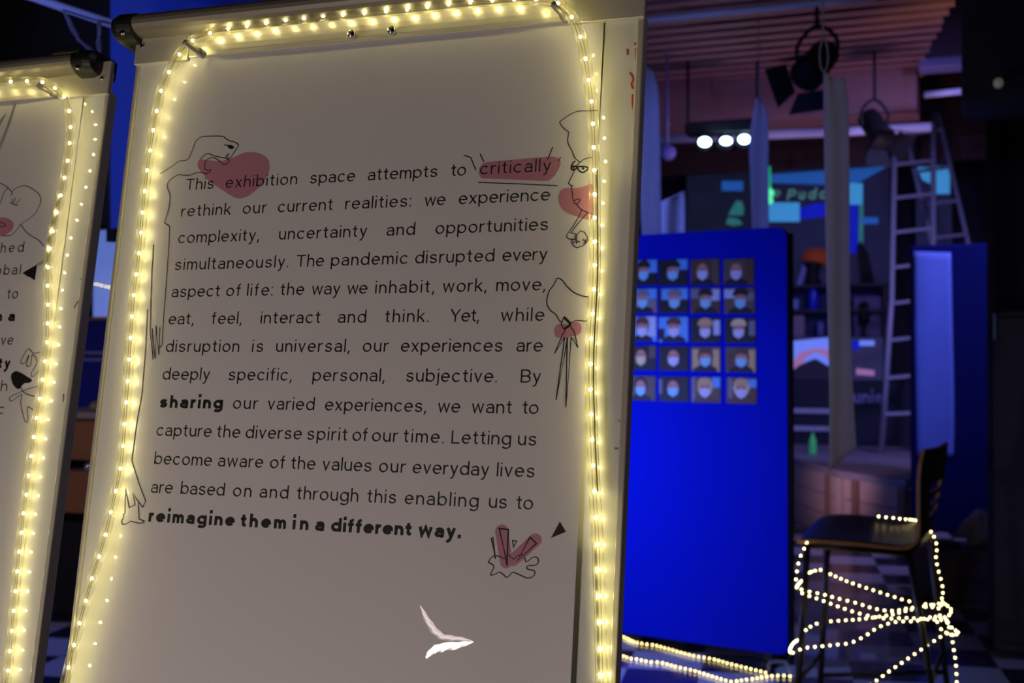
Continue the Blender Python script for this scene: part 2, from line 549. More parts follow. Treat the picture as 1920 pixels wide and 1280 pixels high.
def make_flipchart(fr):
    base = fr.at(-0.065, 0, -0.02); base.z = 0
    root = thing('flipchart', base, 'flipchart easel with lit poster reading This exhibition space, standing nearest', 'flipchart')
    mb = MB(); fr.rbox(mb, uL + .004, uR - .0075, vB, vT, -0.012, 0.0, 0.002)
    pan = mb.build('board_panel', M_WB, root)
    for (u0, u1) in ((uL, uL + .0055), (uR - .0085, uR)):
        mb = MB(); fr.rbox(mb, u0, u1, vB, vT - .036 if u1 == uR else vT - .03, -0.016, 0.004, 0.0018)
        mb.build('frame_strip', M_ALU, root)
    # clamp bar across the top, with its shadow gap below
    mb = MB()
    fr.rbox(mb, -0.337, 0.196, v_clip, vT + .012, 0.0030, 0.0060, 0.0010)
    for i in range(5):
        vv = v_clip + .006 + i * .0072
        fr.box(mb, -0.337, 0.196, vv, vv + .0007, 0.0060, 0.0063)
    clip = mb.build('clamp_bar', M_ALU, root)
    for (u0, u1) in ((uL - .001, -0.3375), (0.1965, uR + .001)):
        mb = MB(); fr.rbox(mb, u0, u1, v_clip - .004, vT + .012, 0.0, 0.008, 0.0012)
        plate = mb.build('corner_plate', M_ALU, root)
        uu = u0 + .012 if u0 < 0 else u1 - .014
        vv = v_clip + .022
        mb = MB(); mb.lathe(fr.at(uu, vv, .008), fr.N, [(.0035, 0), (.0035, .0012), (.0025, .0022), (.0012, .0022), (.001, .0012)], 14)
        mb.build('rivet', M_CHROME, plate)
        mb = MB(); mb.lathe(fr.at(uu, vv, .0086), fr.N, [(.0018, 0), (.0018, .0020)], 10)
        mb.build('rivet_hole', M_BLK, plate)
    # pegs that carry paper and rope light
    for (px, py) in ((352, 88), (1035, 19)):
        u, v = fr.uv(px, py, .03) if fr is FR else (0, 0)
        u += .012; v -= .004
        mb = MB()
        mb.tube([fr.at(u, v, .011), fr.at(u, v, .022)], .0055, 14)
        mb.tube(spline([fr.at(u, v, .016), fr.at(u - .001, v, .030), fr.at(u - .003, v + .001, .040), fr.at(u - .006, v + .004, .047)], 4), .0038, 12)
        mb.build('hook', M_ALUD, root)
    for (px, py) in ((659, 64), (734, 57)):
        u, v = fr.uv(px, py, .02)
        mb = MB(); mb.lathe(fr.at(u, v, .011), fr.N, [(.003, 0), (.003, .006), (.0055, .0065), (.0058, .010), (.0045, .0125), (.002, .0128), (.0018, .016), (.0005, .0165)], 16)
        mb.build('thumb_screw', M_CHROME, root)
    # rounded top rail
    v0 = FR.uv(264, 66, .02)[1]
    prof = []
    for k in range(11):
        t = -math.pi / 2 + math.pi * k / 10
        prof.append((v0 + .0155 + .0155 * math.sin(t), .012 + .024 * math.cos(t)))
    uRr = uR - .043
    poly = [fr.at(uL + .002, a, b) for a, b in [(v0, -.02)] + prof + [(v0 + .031, -.02)]]
    mb = MB(); mb.prism(poly, fr.U * (uRr - uL - .004))
    rail = mb.build('top_rail', M_RAIL, root)
    for sgn, uu in ((-1, uL), (1, uRr)):
        prof2 = []
        for k in range(15):
            t = -math.pi / 2 + math.pi * k / 14
            prof2.append((v0 + .014 + (.019 if k > 7 else .022) * math.sin(t), .010 + .030 * math.cos(t)))
        prof2 = [(v0 - .008, -.024)] + prof2 + [(v0 + .033, -.024)]
        mb = MB()
        rings = [(uu - sgn * .008, 1.0), (uu + sgn * .014, 1.0), (uu + sgn * .024, .88), (uu + sgn * (.031 if sgn < 0 else .028), .62)]
        n = len(prof2)
        vs = []
        for u, k in rings:
            for a, b in prof2:
                ca, cb = v0 + .012, .0
                vs.append(fr.at(u, ca + (a - ca) * k, cb + (b - cb) * (k if b > 0 else 1)))
        fs = [tuple(range(n))[::-1], tuple((len(rings) - 1) * n + i for i in range(n))]
        for r in range(len(rings) - 1):
            for i in range(n):
                j = (i + 1) % n
                fs.append((r * n + i, r * n + j, (r + 1) * n + j, (r + 1) * n + i))
        mb.add(vs, fs, 0)
        cap = mb.build('end_cap', M_BLKP, rail)
        mb = MB(); mb.lathe(fr.at(uu + sgn * .004, v0 - .001, .034), fr.N, [(.0035, -.004), (.0035, .002), (.002, .003)], 12)
        mb.build('cap_screw', M_CHROME, rail)
    mb = MB(); fr.rbox(mb, uRr - .045, uRr + .006, v0 + .022, v0 + .033, .030, .040, .003)
    mb.build('clamp_lever', M_BLKP, rail)
    # pen tray, two front legs and a rear strut down to the floor
    mb = MB()
    fr.rbox(mb, uL + .03, uR - .03, vB - .02, vB - .008, -.02, .06, .003)
    fr.rbox(mb, uL + .03, uR - .03, vB - .02, vB + .012, .054, .06, .002)
    mb.build('pen_tray', M_RAIL, root)
    for u in (uL + .06, uR - .06):
        top = fr.at(u, vB + .25, -.030)
        s = 1 if u > -.065 else -1
        bot = V3((top.x, top.y, 0.012)) + fr.U * (.10 * s) - V3((0, .0, 0)) + V3((fr.N.x, fr.N.y, 0)).normalized() * .22
        mb = MB(); mb.tube([top, bot], .0125, 12)
        lg = mb.build('leg', M_ALUD, root)
        mb = MB(); mb.lathe(bot + V3((0, 0, -.012)), (0, 0, 1), [(.018, 0), (.018, .02), (.013, .03)], 12)
        mb.build('rubber_foot', M_BLKP, lg)
    top = fr.at(-.065, vB + .55, -.035)
    bot = V3((top.x, top.y, .012)) - V3((fr.N.x, fr.N.y, 0)).normalized() * .40
    mb = MB(); mb.tube([top, bot], .0125, 12)
    lg = mb.build('leg', M_ALUD, root)
    mb = MB(); mb.lathe(bot + V3((0, 0, -.012)), (0, 0, 1), [(.018, 0), (.018, .02), (.013, .03)], 12)
    mb.build('rubber_foot', M_BLKP, lg)
    return root


chart = make_flipchart(FR)

# ------------------------------------------------------------------ lettering: a light monoline grotesque drawn as strokes
def arc(cx, cy, rx, ry, a0, a1, n=14):
    return [(cx + rx * math.cos(math.radians(a0 + (a1 - a0) * i / n)), cy + ry * math.sin(math.radians(a0 + (a1 - a0) * i / n))) for i in range(n + 1)]


def glyph(ch, t, k):
    """stroke paths (x-height 1, baseline 0) for one letter; t = stroke width, k = width factor"""
    h = t / 2
    A, CP, D = 1.46, 1.38, -0.40
    w = 0.92 * k
    r = w / 2 - h
    ring = arc(w / 2, .5, r, .5 - h, 0, 360, 28)
    if ch == 'o': return w, [ring]
    if ch == 'c': return w * .93, [arc(w / 2, .5, r, .5 - h, 42, 318, 22)]
    if ch == 'e': return w * .96, [[(h, .52), (w * .97 - h, .52)] + arc(w / 2 * .97, .5, r * .97, .5 - h, 2, 318, 24)]
    if ch in 'bdpq':
        left = ch in 'bp'
        x = h if left else w - h
        y0, y1 = (0, A) if ch in 'bd' else (D, 1)
        return w, [ring, [(x, y0), (x, y1)]]
    if ch == 'g':
        x = w - h
        return w, [ring, [(x, 1), (x, -.02)] + arc(w / 2, -.06, r, .36 - h, 0, -150, 12)]
    if ch in 'nhr':
        ww = (.78 if ch != 'r' else .80) * k
        rr = ww / 2 - h
        st = [[(h, 0), (h, A if ch == 'h' else 1)]]
        cy = 1 - h - .40
        if ch == 'r':
            return .48 * k, st + [arc(ww / 2 + .02, cy - .02, rr + .02, .42, 180, 78, 10)]
        return ww, st + [arc(ww / 2, cy, rr, .40, 180, 0, 14) + [(ww - h, 0)]]
    if ch == 'u':
        ww = .78 * k; rr = ww / 2 - h
        return ww, [[(ww - h, 0), (ww - h, 1)], [(h, 1)] + arc(ww / 2, h + .40, rr, .40, 180, 360, 14)]
    if ch == 'm':
        ww = .68 * k; rr = ww / 2 - h; cy = 1 - h - .36
        w2 = 2 * ww - t
        return w2, [[(h, 0), (h, 1)], arc(ww / 2, cy, rr, .36, 180, 0, 12) + [(ww - h, 0)], arc(ww / 2 + ww - t, cy, rr, .36, 180, 0, 12) + [(w2 - h, 0)]]
    if ch in 'il.:,j':
        d = t * 1.18
        if ch == 'l': return t, [[(h, 0), (h, A)]]
        dot = lambda y: [(h, y), (h, y + d)]
        if ch == 'i': return t, [[(h, 0), (h, 1)], dot(1.27)]
        if ch == 'j': return t * 1.4, [[(t, 1), (t, -.16)] + arc(t - .22, -.16, .22, .24 - h, 0, -90, 8), [(t, 1.27), (t, 1.27 + d)]]
        if ch == '.': return t, [dot(0)]
        if ch == ':': return t, [dot(0), dot(1 - d)]
        return t * 1.2, [[(t * .85, d), (t * .75, 0), (t * .1, -.26)]]
    if ch in 'tf':
        x = .24 * k
        if ch == 't': return .52 * k, [[(x, 1.30), (x, .28)] + arc(x + .25 * k, .28, .25 * k, .28 - h, 180, 270, 8) , [(0, 1 - h), (.50 * k, 1 - h)]]
        return .54 * k, [[(x, 0), (x, 1.18)] + arc(x + .26 * k, 1.18, .26 * k, .28 - h, 180, 95, 8), [(0, 1 - h), (.50 * k, 1 - h)]]
    if ch == 's':
        w = .80 * k
        q = [(.92, .78), (.80, .93), (.50, 1), (.20, .93), (.07, .75), (.17, .60), (.50, .515), (.83, .42), (.95, .25), (.81, .06), (.50, 0), (.18, .06), (.04, .24)]
        return w, [[(h + (w - t) * p.x, h + (1 - t) * p.y) for p in spline([(a, b, 0) for a, b in q], 4)]]
    if ch == 'a':
        w = .80 * k; x = w - h
        return w, [[(x, 0), (x, .64)] + arc(w * .5, .64, x - w * .5, .36 - h, 0, 155, 12),
                   [(x, .56), (w * .5, .55)] + arc(w * .42, .29 + h * .4, w * .42 - h, .29 - h * .6, 95, 270, 12) + [(w * .55, h + .01), (x - .08, .12), (x, .26)]]
    if ch == 'k': return .76 * k, [[(h, 0), (h, A)], [(.70 * k, 1), (h, .36)], [(.30 * k, .58), (.74 * k, 0)]]
    if ch == 'v': return .80 * k, [[(h, 1), (.40 * k, h * .6), (.80 * k - h, 1)]]
    if ch == 'w': return 1.22 * k, [[(h, 1), (.31 * k, h * .6), (.61 * k, .95), (.91 * k, h * .6), (1.22 * k - h, 1)]]
    if ch == 'x': return .78 * k, [[(h, 1), (.78 * k - h, 0)], [(.78 * k - h, 1), (h, 0)]]
    if ch == 'y': return .80 * k, [[(h, 1), (.42 * k, .08)], [(.80 * k - h, 1), (.42 * k, .08), (.33 * k, -.20), (.22 * k, -.36), (.06, -.37)]]
    if ch == 'z': return .72 * k, [[(0, 1 - h), (.66 * k, 1 - h), (h, h), (.72 * k, h)]]
    if ch == 'T': return 1.04 * k, [[(0, CP - h), (1.04 * k, CP - h)], [(.52 * k, CP), (.52 * k, 0)]]
    if ch == 'L': return .82 * k, [[(h, CP), (h, h), (.82 * k, h)]]
    if ch == 'Y': return 1.06 * k, [[(h, CP), (.53 * k, .60), (1.06 * k - h, CP)], [(.53 * k, .62), (.53 * k, 0)]]
    if ch in 'BP':
        w = .98 * k
        up = [(h, CP - h), (w * .55, CP - h)] + arc(w * .55, CP - h - .315, w * .36, .315, 90, -90, 10) + [(h, CP - h - .63)]
        if ch == 'P': return w, [[(h, 0), (h, CP)], up]
        lo = [(h, CP - h - .63), (w * .58, CP - h - .63)] + arc(w * .58, (CP - h - .63 + h) / 2, w * .42 - h, (CP - h - .63 - h) / 2, 90, -90, 10) + [(h, h)]
        return w, [[(h, 0), (h, CP)], up, lo]
    return .5, []


def ribbon(mb, pts, width, mapf, mi=0, z=0.0):
    """flat stroke of constant width along 2-D pts, mapped to the sheet by mapf(u, v, w)"""
    q = [pts[0]]
    for p in pts[1:]:
        if math.hypot(p[0] - q[-1][0], p[1] - q[-1][1]) > width * 0.04:
            q.append(p)
    if len(q) < 2:
        return
    closed = math.hypot(q[0][0] - q[-1][0], q[0][1] - q[-1][1]) < width * 0.3 and len(q) > 4
    n = len(q)
    Lp, Rp = [], []
    for i in range(n):
        a = q[i - 1] if i > 0 else (q[-2] if closed else None)
        b = q[i + 1] if i < n - 1 else (q[1] if closed else None)
        d1 = (q[i][0] - a[0], q[i][1] - a[1]) if a else None
        d2 = (b[0] - q[i][0], b[1] - q[i][1]) if b else None
        d1 = d1 or d2; d2 = d2 or d1
        l1 = math.hypot(*d1) or 1; l2 = math.hypot(*d2) or 1
        n1 = (-d1[1] / l1, d1[0] / l1); n2 = (-d2[1] / l2, d2[0] / l2)
        m = (n1[0] + n2[0], n1[1] + n2[1]); ml = math.hypot(*m)
        if ml < 0.35:
            m = n1; s = 1.0
        else:
            m = (m[0] / ml, m[1] / ml); s = min(2.2, 1 / max(.35, m[0] * n1[0] + m[1] * n1[1]))
        o = width / 2 * s
        Lp.append((q[i][0] + m[0] * o, q[i][1] + m[1] * o)); Rp.append((q[i][0] - m[0] * o, q[i][1] - m[1] * o))
    vs = [mapf(x, y, z) for x, y in Lp] + [mapf(x, y, z) for x, y in Rp]
    mb.add(vs, [(n + i, n + i + 1, i + 1, i) for i in range(n - 1)], mi)


def set_word(mb, word, u0, u1, vbase, xh, t, k, mapf, z, mi=0, slant=0.0):
    gl = [glyph(c, t, k) for c in word]
    nat = sum(g[0] for g in gl)
    W = (u1 - u0) / xh
    gap = (W - nat) / max(1, len(word) - 1)
    sx = 1.0
    if len(word) == 1 or gap < 0.10:
        gap = 0.10 if len(word) > 1 else 0
        sx = W / (nat + gap * (len(word) - 1))
    x = 0.0
    for g in gl:
        for st in g[1]:
            ribbon(mb, [(u0 + ((x + p[0]) * sx + slant * p[1]) * xh, vbase + p[1] * xh) for p in st], t * xh, mapf, mi, z)
        x += g[0] + gap


# ------------------------------------------------------------------ poster sheet
PUL, PUR, PVB, PVT = -0.368, 0.2435, -0.60, v_clip + .008
PW = 0.0022        # the sheet hangs just in front of the board


STREAK1 = [(788, 1135), (800, 1160), (815, 1182), (832, 1194), (860, 1197), (886, 1201)]
WID1 = [1.0, 5.5, 7, 6, 4.5, 1]
STREAK2 = [(799, 1233), (811, 1220), (830, 1213), (860, 1209), (888, 1203)]
WID2 = [2.5, 6.5, 8, 6.5, 1.0]


def sheet_bulge(u, v):
    d = 0.0
    # the right-hand border lifts off the board a little towards the foot
    s = max(0.0, (u - 0.17) / 0.0735)
    g = max(0.0, min(1.0, (0.05 - v) / 0.35))
    d += 0.0045 * s * s * g
    # gentle waves in the sheet
    d += 0.0006 * math.sin(u * 11 + v * 5) * max(0, min(1, (0.25 - v) * 2))
    return d


def build_poster():
    u_c, v_c = FR.uv(840, 1185)
    root = thing('poster', FR.at((PUL + PUR) / 2, PVB, PW), 'white poster with paragraph beginning This exhibition space, clamped on the nearest flipchart', 'poster')
    nu, nv = 44, 70
    # coarse sheet with a finer patch under the glare streaks
    us = [PUL + (PUR - PUL) * i / nu for i in range(nu + 1)]
    vs = [PVB + (PVT - PVB) * i / nv for i in range(nv + 1)]
    pu = [u_c - .055 + .0011 * i for i in range(101)]
    pv = [v_c - .055 + .0011 * i for i in range(101)]
    us = sorted([u for u in us if u < pu[0] - .002 or u > pu[-1] + .002] + pu)
    vs = sorted([v for v in vs if v < pv[0] - .002 or v > pv[-1] + .002] + pv)
    mb = MB()
    verts = []
    for v in vs:
        for u in us:
            w = PW + sheet_bulge(u, v)
            verts.append(FR.at(u, v, w))
    n = len(us)
    faces = [(j * n + i, j * n + i + 1, (j + 1) * n + i + 1, (j + 1) * n + i) for j in range(len(vs) - 1) for i in range(n - 1)]
    mb.add(verts, faces, 0, True)
    sheet = mb.build('sheet', M_PAPER, root)
    # two glare streaks near the foot: overlaid slivers, normals bent to mirror the room lamp
    for (pts, wid, off, rg) in ((STREAK1, WID1, .035, M_CREASE_GLARE2), (STREAK2, WID2, .0, M_CREASE_GLARE)):
        sm = spline([(a, b, 0) for a, b in pts], 12)
        ws = spline([(w, 0, 0) for w in wid], 12)
        mb = MB()
        K = 4
        vs2, ns = [], []
        for i, p in enumerate(sm):
            d = (sm[min(i + 1, len(sm) - 1)] - sm[max(i - 1, 0)]).normalized()
            nn = V3((-d.y, d.x, 0))
            for k in range(K + 1):
                t = k / K * 2 - 1
                rag = 1 + 0.10 * math.sin(i * 0.55 + t * 2)
                q = p + nn * (ws[i].x * t * rag)
                u, v = FR.uv(q.x, q.y, PW)
                pos = FR.at(u, v, PW + sheet_bulge(u, v) + .0003 + .0005 * (1 - t * t))
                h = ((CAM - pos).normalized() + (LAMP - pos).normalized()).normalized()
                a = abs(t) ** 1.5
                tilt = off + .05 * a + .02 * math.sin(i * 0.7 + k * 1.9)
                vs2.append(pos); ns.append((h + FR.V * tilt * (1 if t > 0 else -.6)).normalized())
        n1 = K + 1
        fs2 = [(i * n1 + k, i * n1 + k + 1, (i + 1) * n1 + k + 1, (i + 1) * n1 + k) for i in range(len(sm) - 1) for k in range(K)]
        mb.add(vs2, fs2, 0, True)
        o = mb.build('crease_glare', rg, root)
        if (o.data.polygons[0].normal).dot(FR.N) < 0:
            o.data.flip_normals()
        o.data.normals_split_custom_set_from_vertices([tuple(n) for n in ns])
    return root


M_CREASE_GLARE = pbr('glossy_crease_glare', (0.82, 0.80, 0.79), 0.16, noise=0.02, scale=200)
M_CREASE_GLARE2 = pbr('satin_crease_glare', (0.82, 0.80, 0.79), 0.26, noise=0.02, scale=200)
poster = build_poster()


def on_sheet(u, v, z):
    return FR.at(u, v, PW + sheet_bulge(u, v) + z)


LINES = [
    (356.0, 322.0, 353, 1000, [('This', 348.8, 401), ('exhibition', 423.8, 557), ('space', 581.7, 665.4), ('attempts', 690.2, 820.4), ('to', 846, 873.5), ('critically', 900.6, 1033)]),
    (407, 0, 0, 0, [('rethink', 340.5, 432.5), ('our', 455.8, 499.5), ('current', 521.5, 623.5), ('realities:', 647.8, 770.5), ('we', 796.5, 834.8), ('experience', 860.5, 1030.8)]),
    (456.5, 0, 0, 0, [('complexity,', 334.8, 485.5), ('uncertainty', 523.5, 687.8), ('and', 725.4, 777.8), ('opportunities', 817, 1027.7)]),
    (506, 0, 0, 0, [('simultaneously.', 328.5, 540.5), ('The', 556, 607), ('pandemic', 621, 764.5), ('disrupted', 779, 926.5), ('every', 942.5, 1026)]),
    (556, 0, 0, 0, [('aspect', 322.5, 412), ('of', 424.5, 451.3), ('life:', 463.5, 511), ('the', 526, 569.8), ('way', 585, 637.5), ('we', 651.5, 688.5), ('inhabit,', 704, 813.8), ('work,', 830.5, 911.8), ('move,', 931, 1021.8)]),
    (607, 0, 0, 0, [('eat,', 317, 362.8), ('feel,', 397, 452.5), ('interact', 489, 600), ('and', 634, 686), ('think.', 722, 803.8), ('Yet,', 844.5, 897.5), ('while', 939.5, 1020.3)]),
    (660, 0, 0, 0, [('disruption', 311.7, 448.3), ('is', 473, 493.3), ('universal,', 517.8, 655), ('our', 680.5, 728), ('experiences', 752, 942.3), ('are', 968.8, 1017.3)]),
    (712.5, 0, 0, 0, [('deeply', 305.8, 393.3), ('specific,', 428.8, 546.5), ('personal,', 586.3, 720.5), ('subjective.', 761.8, 931.5), ('By', 976.8, 1014)]),
    (764.5, 0, 0, 0, [('*sharing', 300.2, 417.5), ('our', 437.3, 483), ('varied', 502, 589), ('experiences,', 609.5, 798.5), ('we', 821.5, 862.5), ('want', 885, 959.5), ('to', 980, 1009.5)]),
    (818, 0, 0, 0, [('capture', 294.4, 396.5), ('the', 407, 450), ('diverse', 461, 565), ('spirit', 576, 650.5), ('of', 661, 689), ('our', 697.5, 745.5), ('time.', 756.5, 832), ('Letting', 846.8, 958), ('us', 971.5, 1006)]),
    (870, 0, 0, 0, [('become', 290.5, 397), ('aware', 409.5, 492.8), ('of', 506.5, 534), ('the', 545.8, 590.5), ('values', 604.5, 696.3), ('our', 710.8, 760), ('everyday', 773.8, 916.8), ('lives', 932, 1002.5)]),
    (924, 0, 0, 0, [('are', 284.4, 324), ('based', 339.8, 421), ('on', 437.5, 471), ('and', 487.3, 540), ('through', 556.5, 671), ('this', 688.3, 742.5), ('enabling', 759, 896.8), ('us', 917, 950.5), ('to', 968.5, 999.3)]),
    (977.7, 0, 0, 0, [('*reimagine', 279.8, 439.5), ('*them', 451.7, 535.8), ('*in', 548.8, 577.8), ('*a', 590.8, 607.5), ('*different', 620.8, 770.8), ('*way.', 784.4, 863.8)]),
]
v_first = FR.uv(353, 356.5, PW)[1]
v_last = FR.uv(281, 977.7, PW)[1]
XH = 0.0110
for i, ln in enumerate(LINES):
    mb = MB()
    vb = v_first + (v_last - v_first) * i / 12
    for word, x0, x1 in ln[4]:
        bold = word[0] == '*'
        word = word.strip('*')
        # picture row of the baseline at each end, by walking to the line's own height on the sheet
        def u_at(px):
            lo, hi = 200.0, 1200.0
            py = 640.0
            for _ in range(30):
                u, v = FR.uv(px, py - 8, PW)
                c = W2C @ (FR.at(u, vb, PW) - CAM)
                npy = 640 - F * c.z / c.y
                if abs(npy - py) < .01: break
                py = npy
            return FR.uv(px, py - 8, PW)[0]
        set_word(mb, word, u_at(x0), u_at(x1), vb, XH, 0.31 if bold else 0.125, 1.30 if bold else 1.10, on_sheet, .0007)
    mb.build('text_line', M_INK, poster)


def z1(ox, oy, s, pts):
    return [(ox + x / s, oy + y / s) for x, y in pts]


def draw_lines(paths, width, name, parent, fr, mapf, mat, z=.0005, w=PW):
    mb = MB()
    for pts, curved in paths:
        uv = [fr.uv(x, y, w) for x, y in pts]
        if curved and len(uv) > 2:
            uv = [(p.x, p.y) for p in spline([(a, b, 0) for a, b in uv], 5)]
        ribbon(mb, uv, width, mapf, 0, z)
    return mb.build(name, mat, parent)


def draw_fill(pts, name, parent, fr, mapf, mat, z=.0003, curved=True, w=PW):
    uv = [fr.uv(x, y, w) for x, y in pts]
    if curved:
        uv = [(p.x, p.y) for p in spline([(a, b, 0) for a, b in uv], 5, True)]
    mb = MB()
    mb.add([mapf(a, b, z) for a, b in uv], [list(range(len(uv)))])
    return mb.build(name, mat, parent)


def capsule(x0, y0, r0, x1, y1, r1, n=10):
    a = math.atan2(y1 - y0, x1 - x0)
    return [(x1 + r1 * math.cos(a - math.pi / 2 + math.pi * i / n), y1 + r1 * math.sin(a - math.pi / 2 + math.pi * i / n)) for i in range(n + 1)] + \
           [(x0 + r0 * math.cos(a + math.pi / 2 + math.pi * i / n), y0 + r0 * math.sin(a + math.pi / 2 + math.pi * i / n)) for i in range(n + 1)]


Z1 = lambda p: z1(280, 240, 4.8, p)
Z2 = lambda p: z1(660, 260, 4.8, p)
Z3 = lambda p: z1(280, 460, 4.8, p)
Z6 = lambda p: z1(1000, 180, 4.267, p)
Z7 = lambda p: z1(980, 480, 4.0, p)
Z7b = lambda p: z1(220, 820, 4.8, p)
Z8 = lambda p: z1(860, 900, 3.369, p)
Z9 = lambda p: z1(240, 580, 3.05, p)

draw_fill(Z1([(435, 330), (440, 300), (465, 285), (520, 290), (600, 298), (650, 295), (700, 285), (760, 262), (800, 245), (850, 225), (900, 217), (960, 222), (1010, 238), (1050, 265), (1075, 300), (1080, 350), (1070, 410), (1045, 460), (1005, 520), (960, 560), (900, 605), (860, 625), (810, 633), (760, 622), (720, 598), (660, 560), (600, 520), (540, 480), (490, 420), (445, 365)]),
          'pink_shape', poster, FR, on_sheet, M_PINK)
draw_fill(Z2([(1143, 290), (1155, 250), (1180, 225), (1215, 212), (1400, 195), (1700, 168), (1800, 163), (1850, 175), (1877, 205), (1872, 245), (1840, 310), (1800, 355), (1740, 380), (1500, 370), (1200, 358), (1160, 345), (1145, 320)]),
          'pink_shape', poster, FR, on_sheet, M_PINK)
draw_fill(Z6([(478, 712), (400, 725), (350, 738), (270, 735), (225, 750), (205, 790), (205, 850), (230, 900), (280, 940), (340, 960), (400, 982), (478, 976), (480, 850)]), 'pink_shape', poster, FR, on_sheet, M_PINK)
draw_fill(Z7([(238, 560), (245, 530), (270, 512), (300, 508), (340, 515), (365, 505), (400, 495), (430, 505), (443, 540), (435, 575), (410, 595), (380, 600), (345, 612), (300, 610), (262, 612), (245, 595)]), 'pink_shape', poster, FR, on_sheet, M_PINK)
draw_fill(Z8(capsule(272, 322, 41, 300, 518, 38)), 'pink_shape', poster, FR, on_sheet, M_PINK, curved=False)
draw_fill(Z8(capsule(484, 378, 41, 345, 505, 38)), 'pink_shape', poster, FR, on_sheet, M_PINK, z=.00035, curved=False)

LW = 0.0011
draw_lines([
    (Z1([(100, 412), (205, 345), (270, 300), (345, 285), (380, 220), (415, 130), (440, 100), (470, 82), (520, 75), (655, 76), (690, 98), (730, 118), (775, 130), (802, 155), (790, 180), (770, 210), (745, 250), (720, 272), (690, 272), (620, 260), (570, 248), (545, 235), (520, 232), (490, 250), (455, 285)]), True),
    (Z1([(690, 272), (715, 288), (718, 308), (695, 327), (665, 327), (640, 308), (615, 285), (580, 268), (550, 270), (520, 285), (503, 310), (497, 345), (503, 372), (525, 382), (550, 376), (552, 388), (530, 408), (500, 410), (475, 400), (430, 402), (370, 425), (310, 425), (262, 420), (210, 450), (175, 480), (162, 510), (165, 545), (185, 590), (187, 640), (180, 700), (165, 770), (145, 820), (137, 855), (180, 880), (183, 900), (178, 1040), (174, 1110)])
     + Z3([(160, 260), (130, 650), (125, 740), (118, 880), (112, 905), (95, 920)]), False),
    (Z1([(685, 262), (712, 230)]), False), (Z1([(697, 264), (720, 236)]), False), (Z1([(672, 153), (700, 156), (740, 158)]), True),
    (Z1([(38, 1050), (32, 1180)]) + Z3([(25, 200), (15, 500), (12, 700), (8, 760), (36, 1028), (28, 745), (55, 1018), (62, 722), (88, 985), (98, 735), (92, 915), (112, 905)]), False),
    (Z9([(112, 0), (108, 100), (100, 250), (92, 350), (80, 490), (60, 600), (45, 700), (33, 790), (24, 860)]), True),
    (Z7b([(133, 205), (200, 420), (258, 572), (232, 628), (188, 572), (143, 502), (163, 605), (110, 632), (78, 462), (72, 680)]), False),
    (Z7b([(72, 680), (55, 690), (60, 715), (42, 755), (50, 780), (80, 780), (125, 752), (200, 772), (243, 765), (245, 752), (200, 735), (192, 600), (195, 575)]), False),
], LW, 'line_drawing', poster, FR, on_sheet, M_LINE)
draw_fill(Z1([(706, 160), (745, 160), (762, 176), (748, 190), (722, 186), (710, 174)]), 'drawn_eye', poster, FR, on_sheet, M_INK, z=.0006)
draw_lines([
    (Z2([(1005, 150), (1068, 170), (1115, 285)]), False), (Z2([(1152, 137), (1187, 210)]), False), (Z2([(1808, 75), (1760, 190)]), False), (Z2([(1880, 168), (1855, 205)]), False),
    (Z2([(1135, 395), (1500, 408), (1850, 425)]), False),
], LW, 'line_drawing', poster, FR, on_sheet, M_LINE)
draw_lines([
    (Z6([(522, 116), (430, 120), (380, 120), (340, 128), (290, 152), (240, 185), (215, 205), (213, 215), (235, 250), (265, 275), (285, 290), (280, 320), (275, 360), (285, 395), (305, 430), (320, 465), (335, 497), (375, 527), (400, 510), (440, 495), (470, 492)]), True),
    (Z6([(375, 527), (345, 560)]), False),
    (Z6([(330, 595), (310, 640), (283, 695), (290, 705), (300, 715), (318, 720), (305, 728), (312, 770), (318, 825), (328, 840), (345, 828), (375, 826), (372, 840), (350, 862), (330, 858), (325, 845)]), True),
    (Z6([(345, 865), (385, 908), (475, 945)]), True),
    (Z6([(390, 910), (370, 955), (320, 1040), (270, 1110), (268, 1130), (285, 1145), (345, 1145), (330, 1125), (345, 1110), (330, 1100), (300, 1095), (350, 1030), (385, 990), (435, 935)]), False),
    (Z6([(345, 1140), (350, 1110), (380, 1078), (410, 1090), (435, 1130), (438, 1155), (405, 1195), (350, 1215), (325, 1200), (305, 1175), (307, 1150), (345, 1145)]), False),
    (Z6([(320, 1162), (318, 1174), (332, 1170), (345, 1152), (348, 1178), (360, 1160), (374, 1172)]), True), (Z6([(393, 1160), (404, 1148), (412, 1164), (424, 1146), (416, 1172), (398, 1180)]), True),
], LW, 'line_drawing', poster, FR, on_sheet, M_LINE)
draw_lines([
    (Z6([(338, 520), (315, 540), (304, 570), (310, 590), (330, 590), (350, 575), (335, 562), (304, 568)]), True),
    (Z6([(350, 570), (365, 595), (385, 610), (405, 610), (430, 592), (442, 576), (410, 566), (360, 565), (350, 572)]), True),
    (Z6([(318, 574), (332, 578)]), False), (Z6([(390, 580), (408, 582)]), False), (Z6([(394, 572), (404, 588)]), False),
], LW * 1.6, 'drawn_glasses', poster, FR, on_sheet, M_INK)
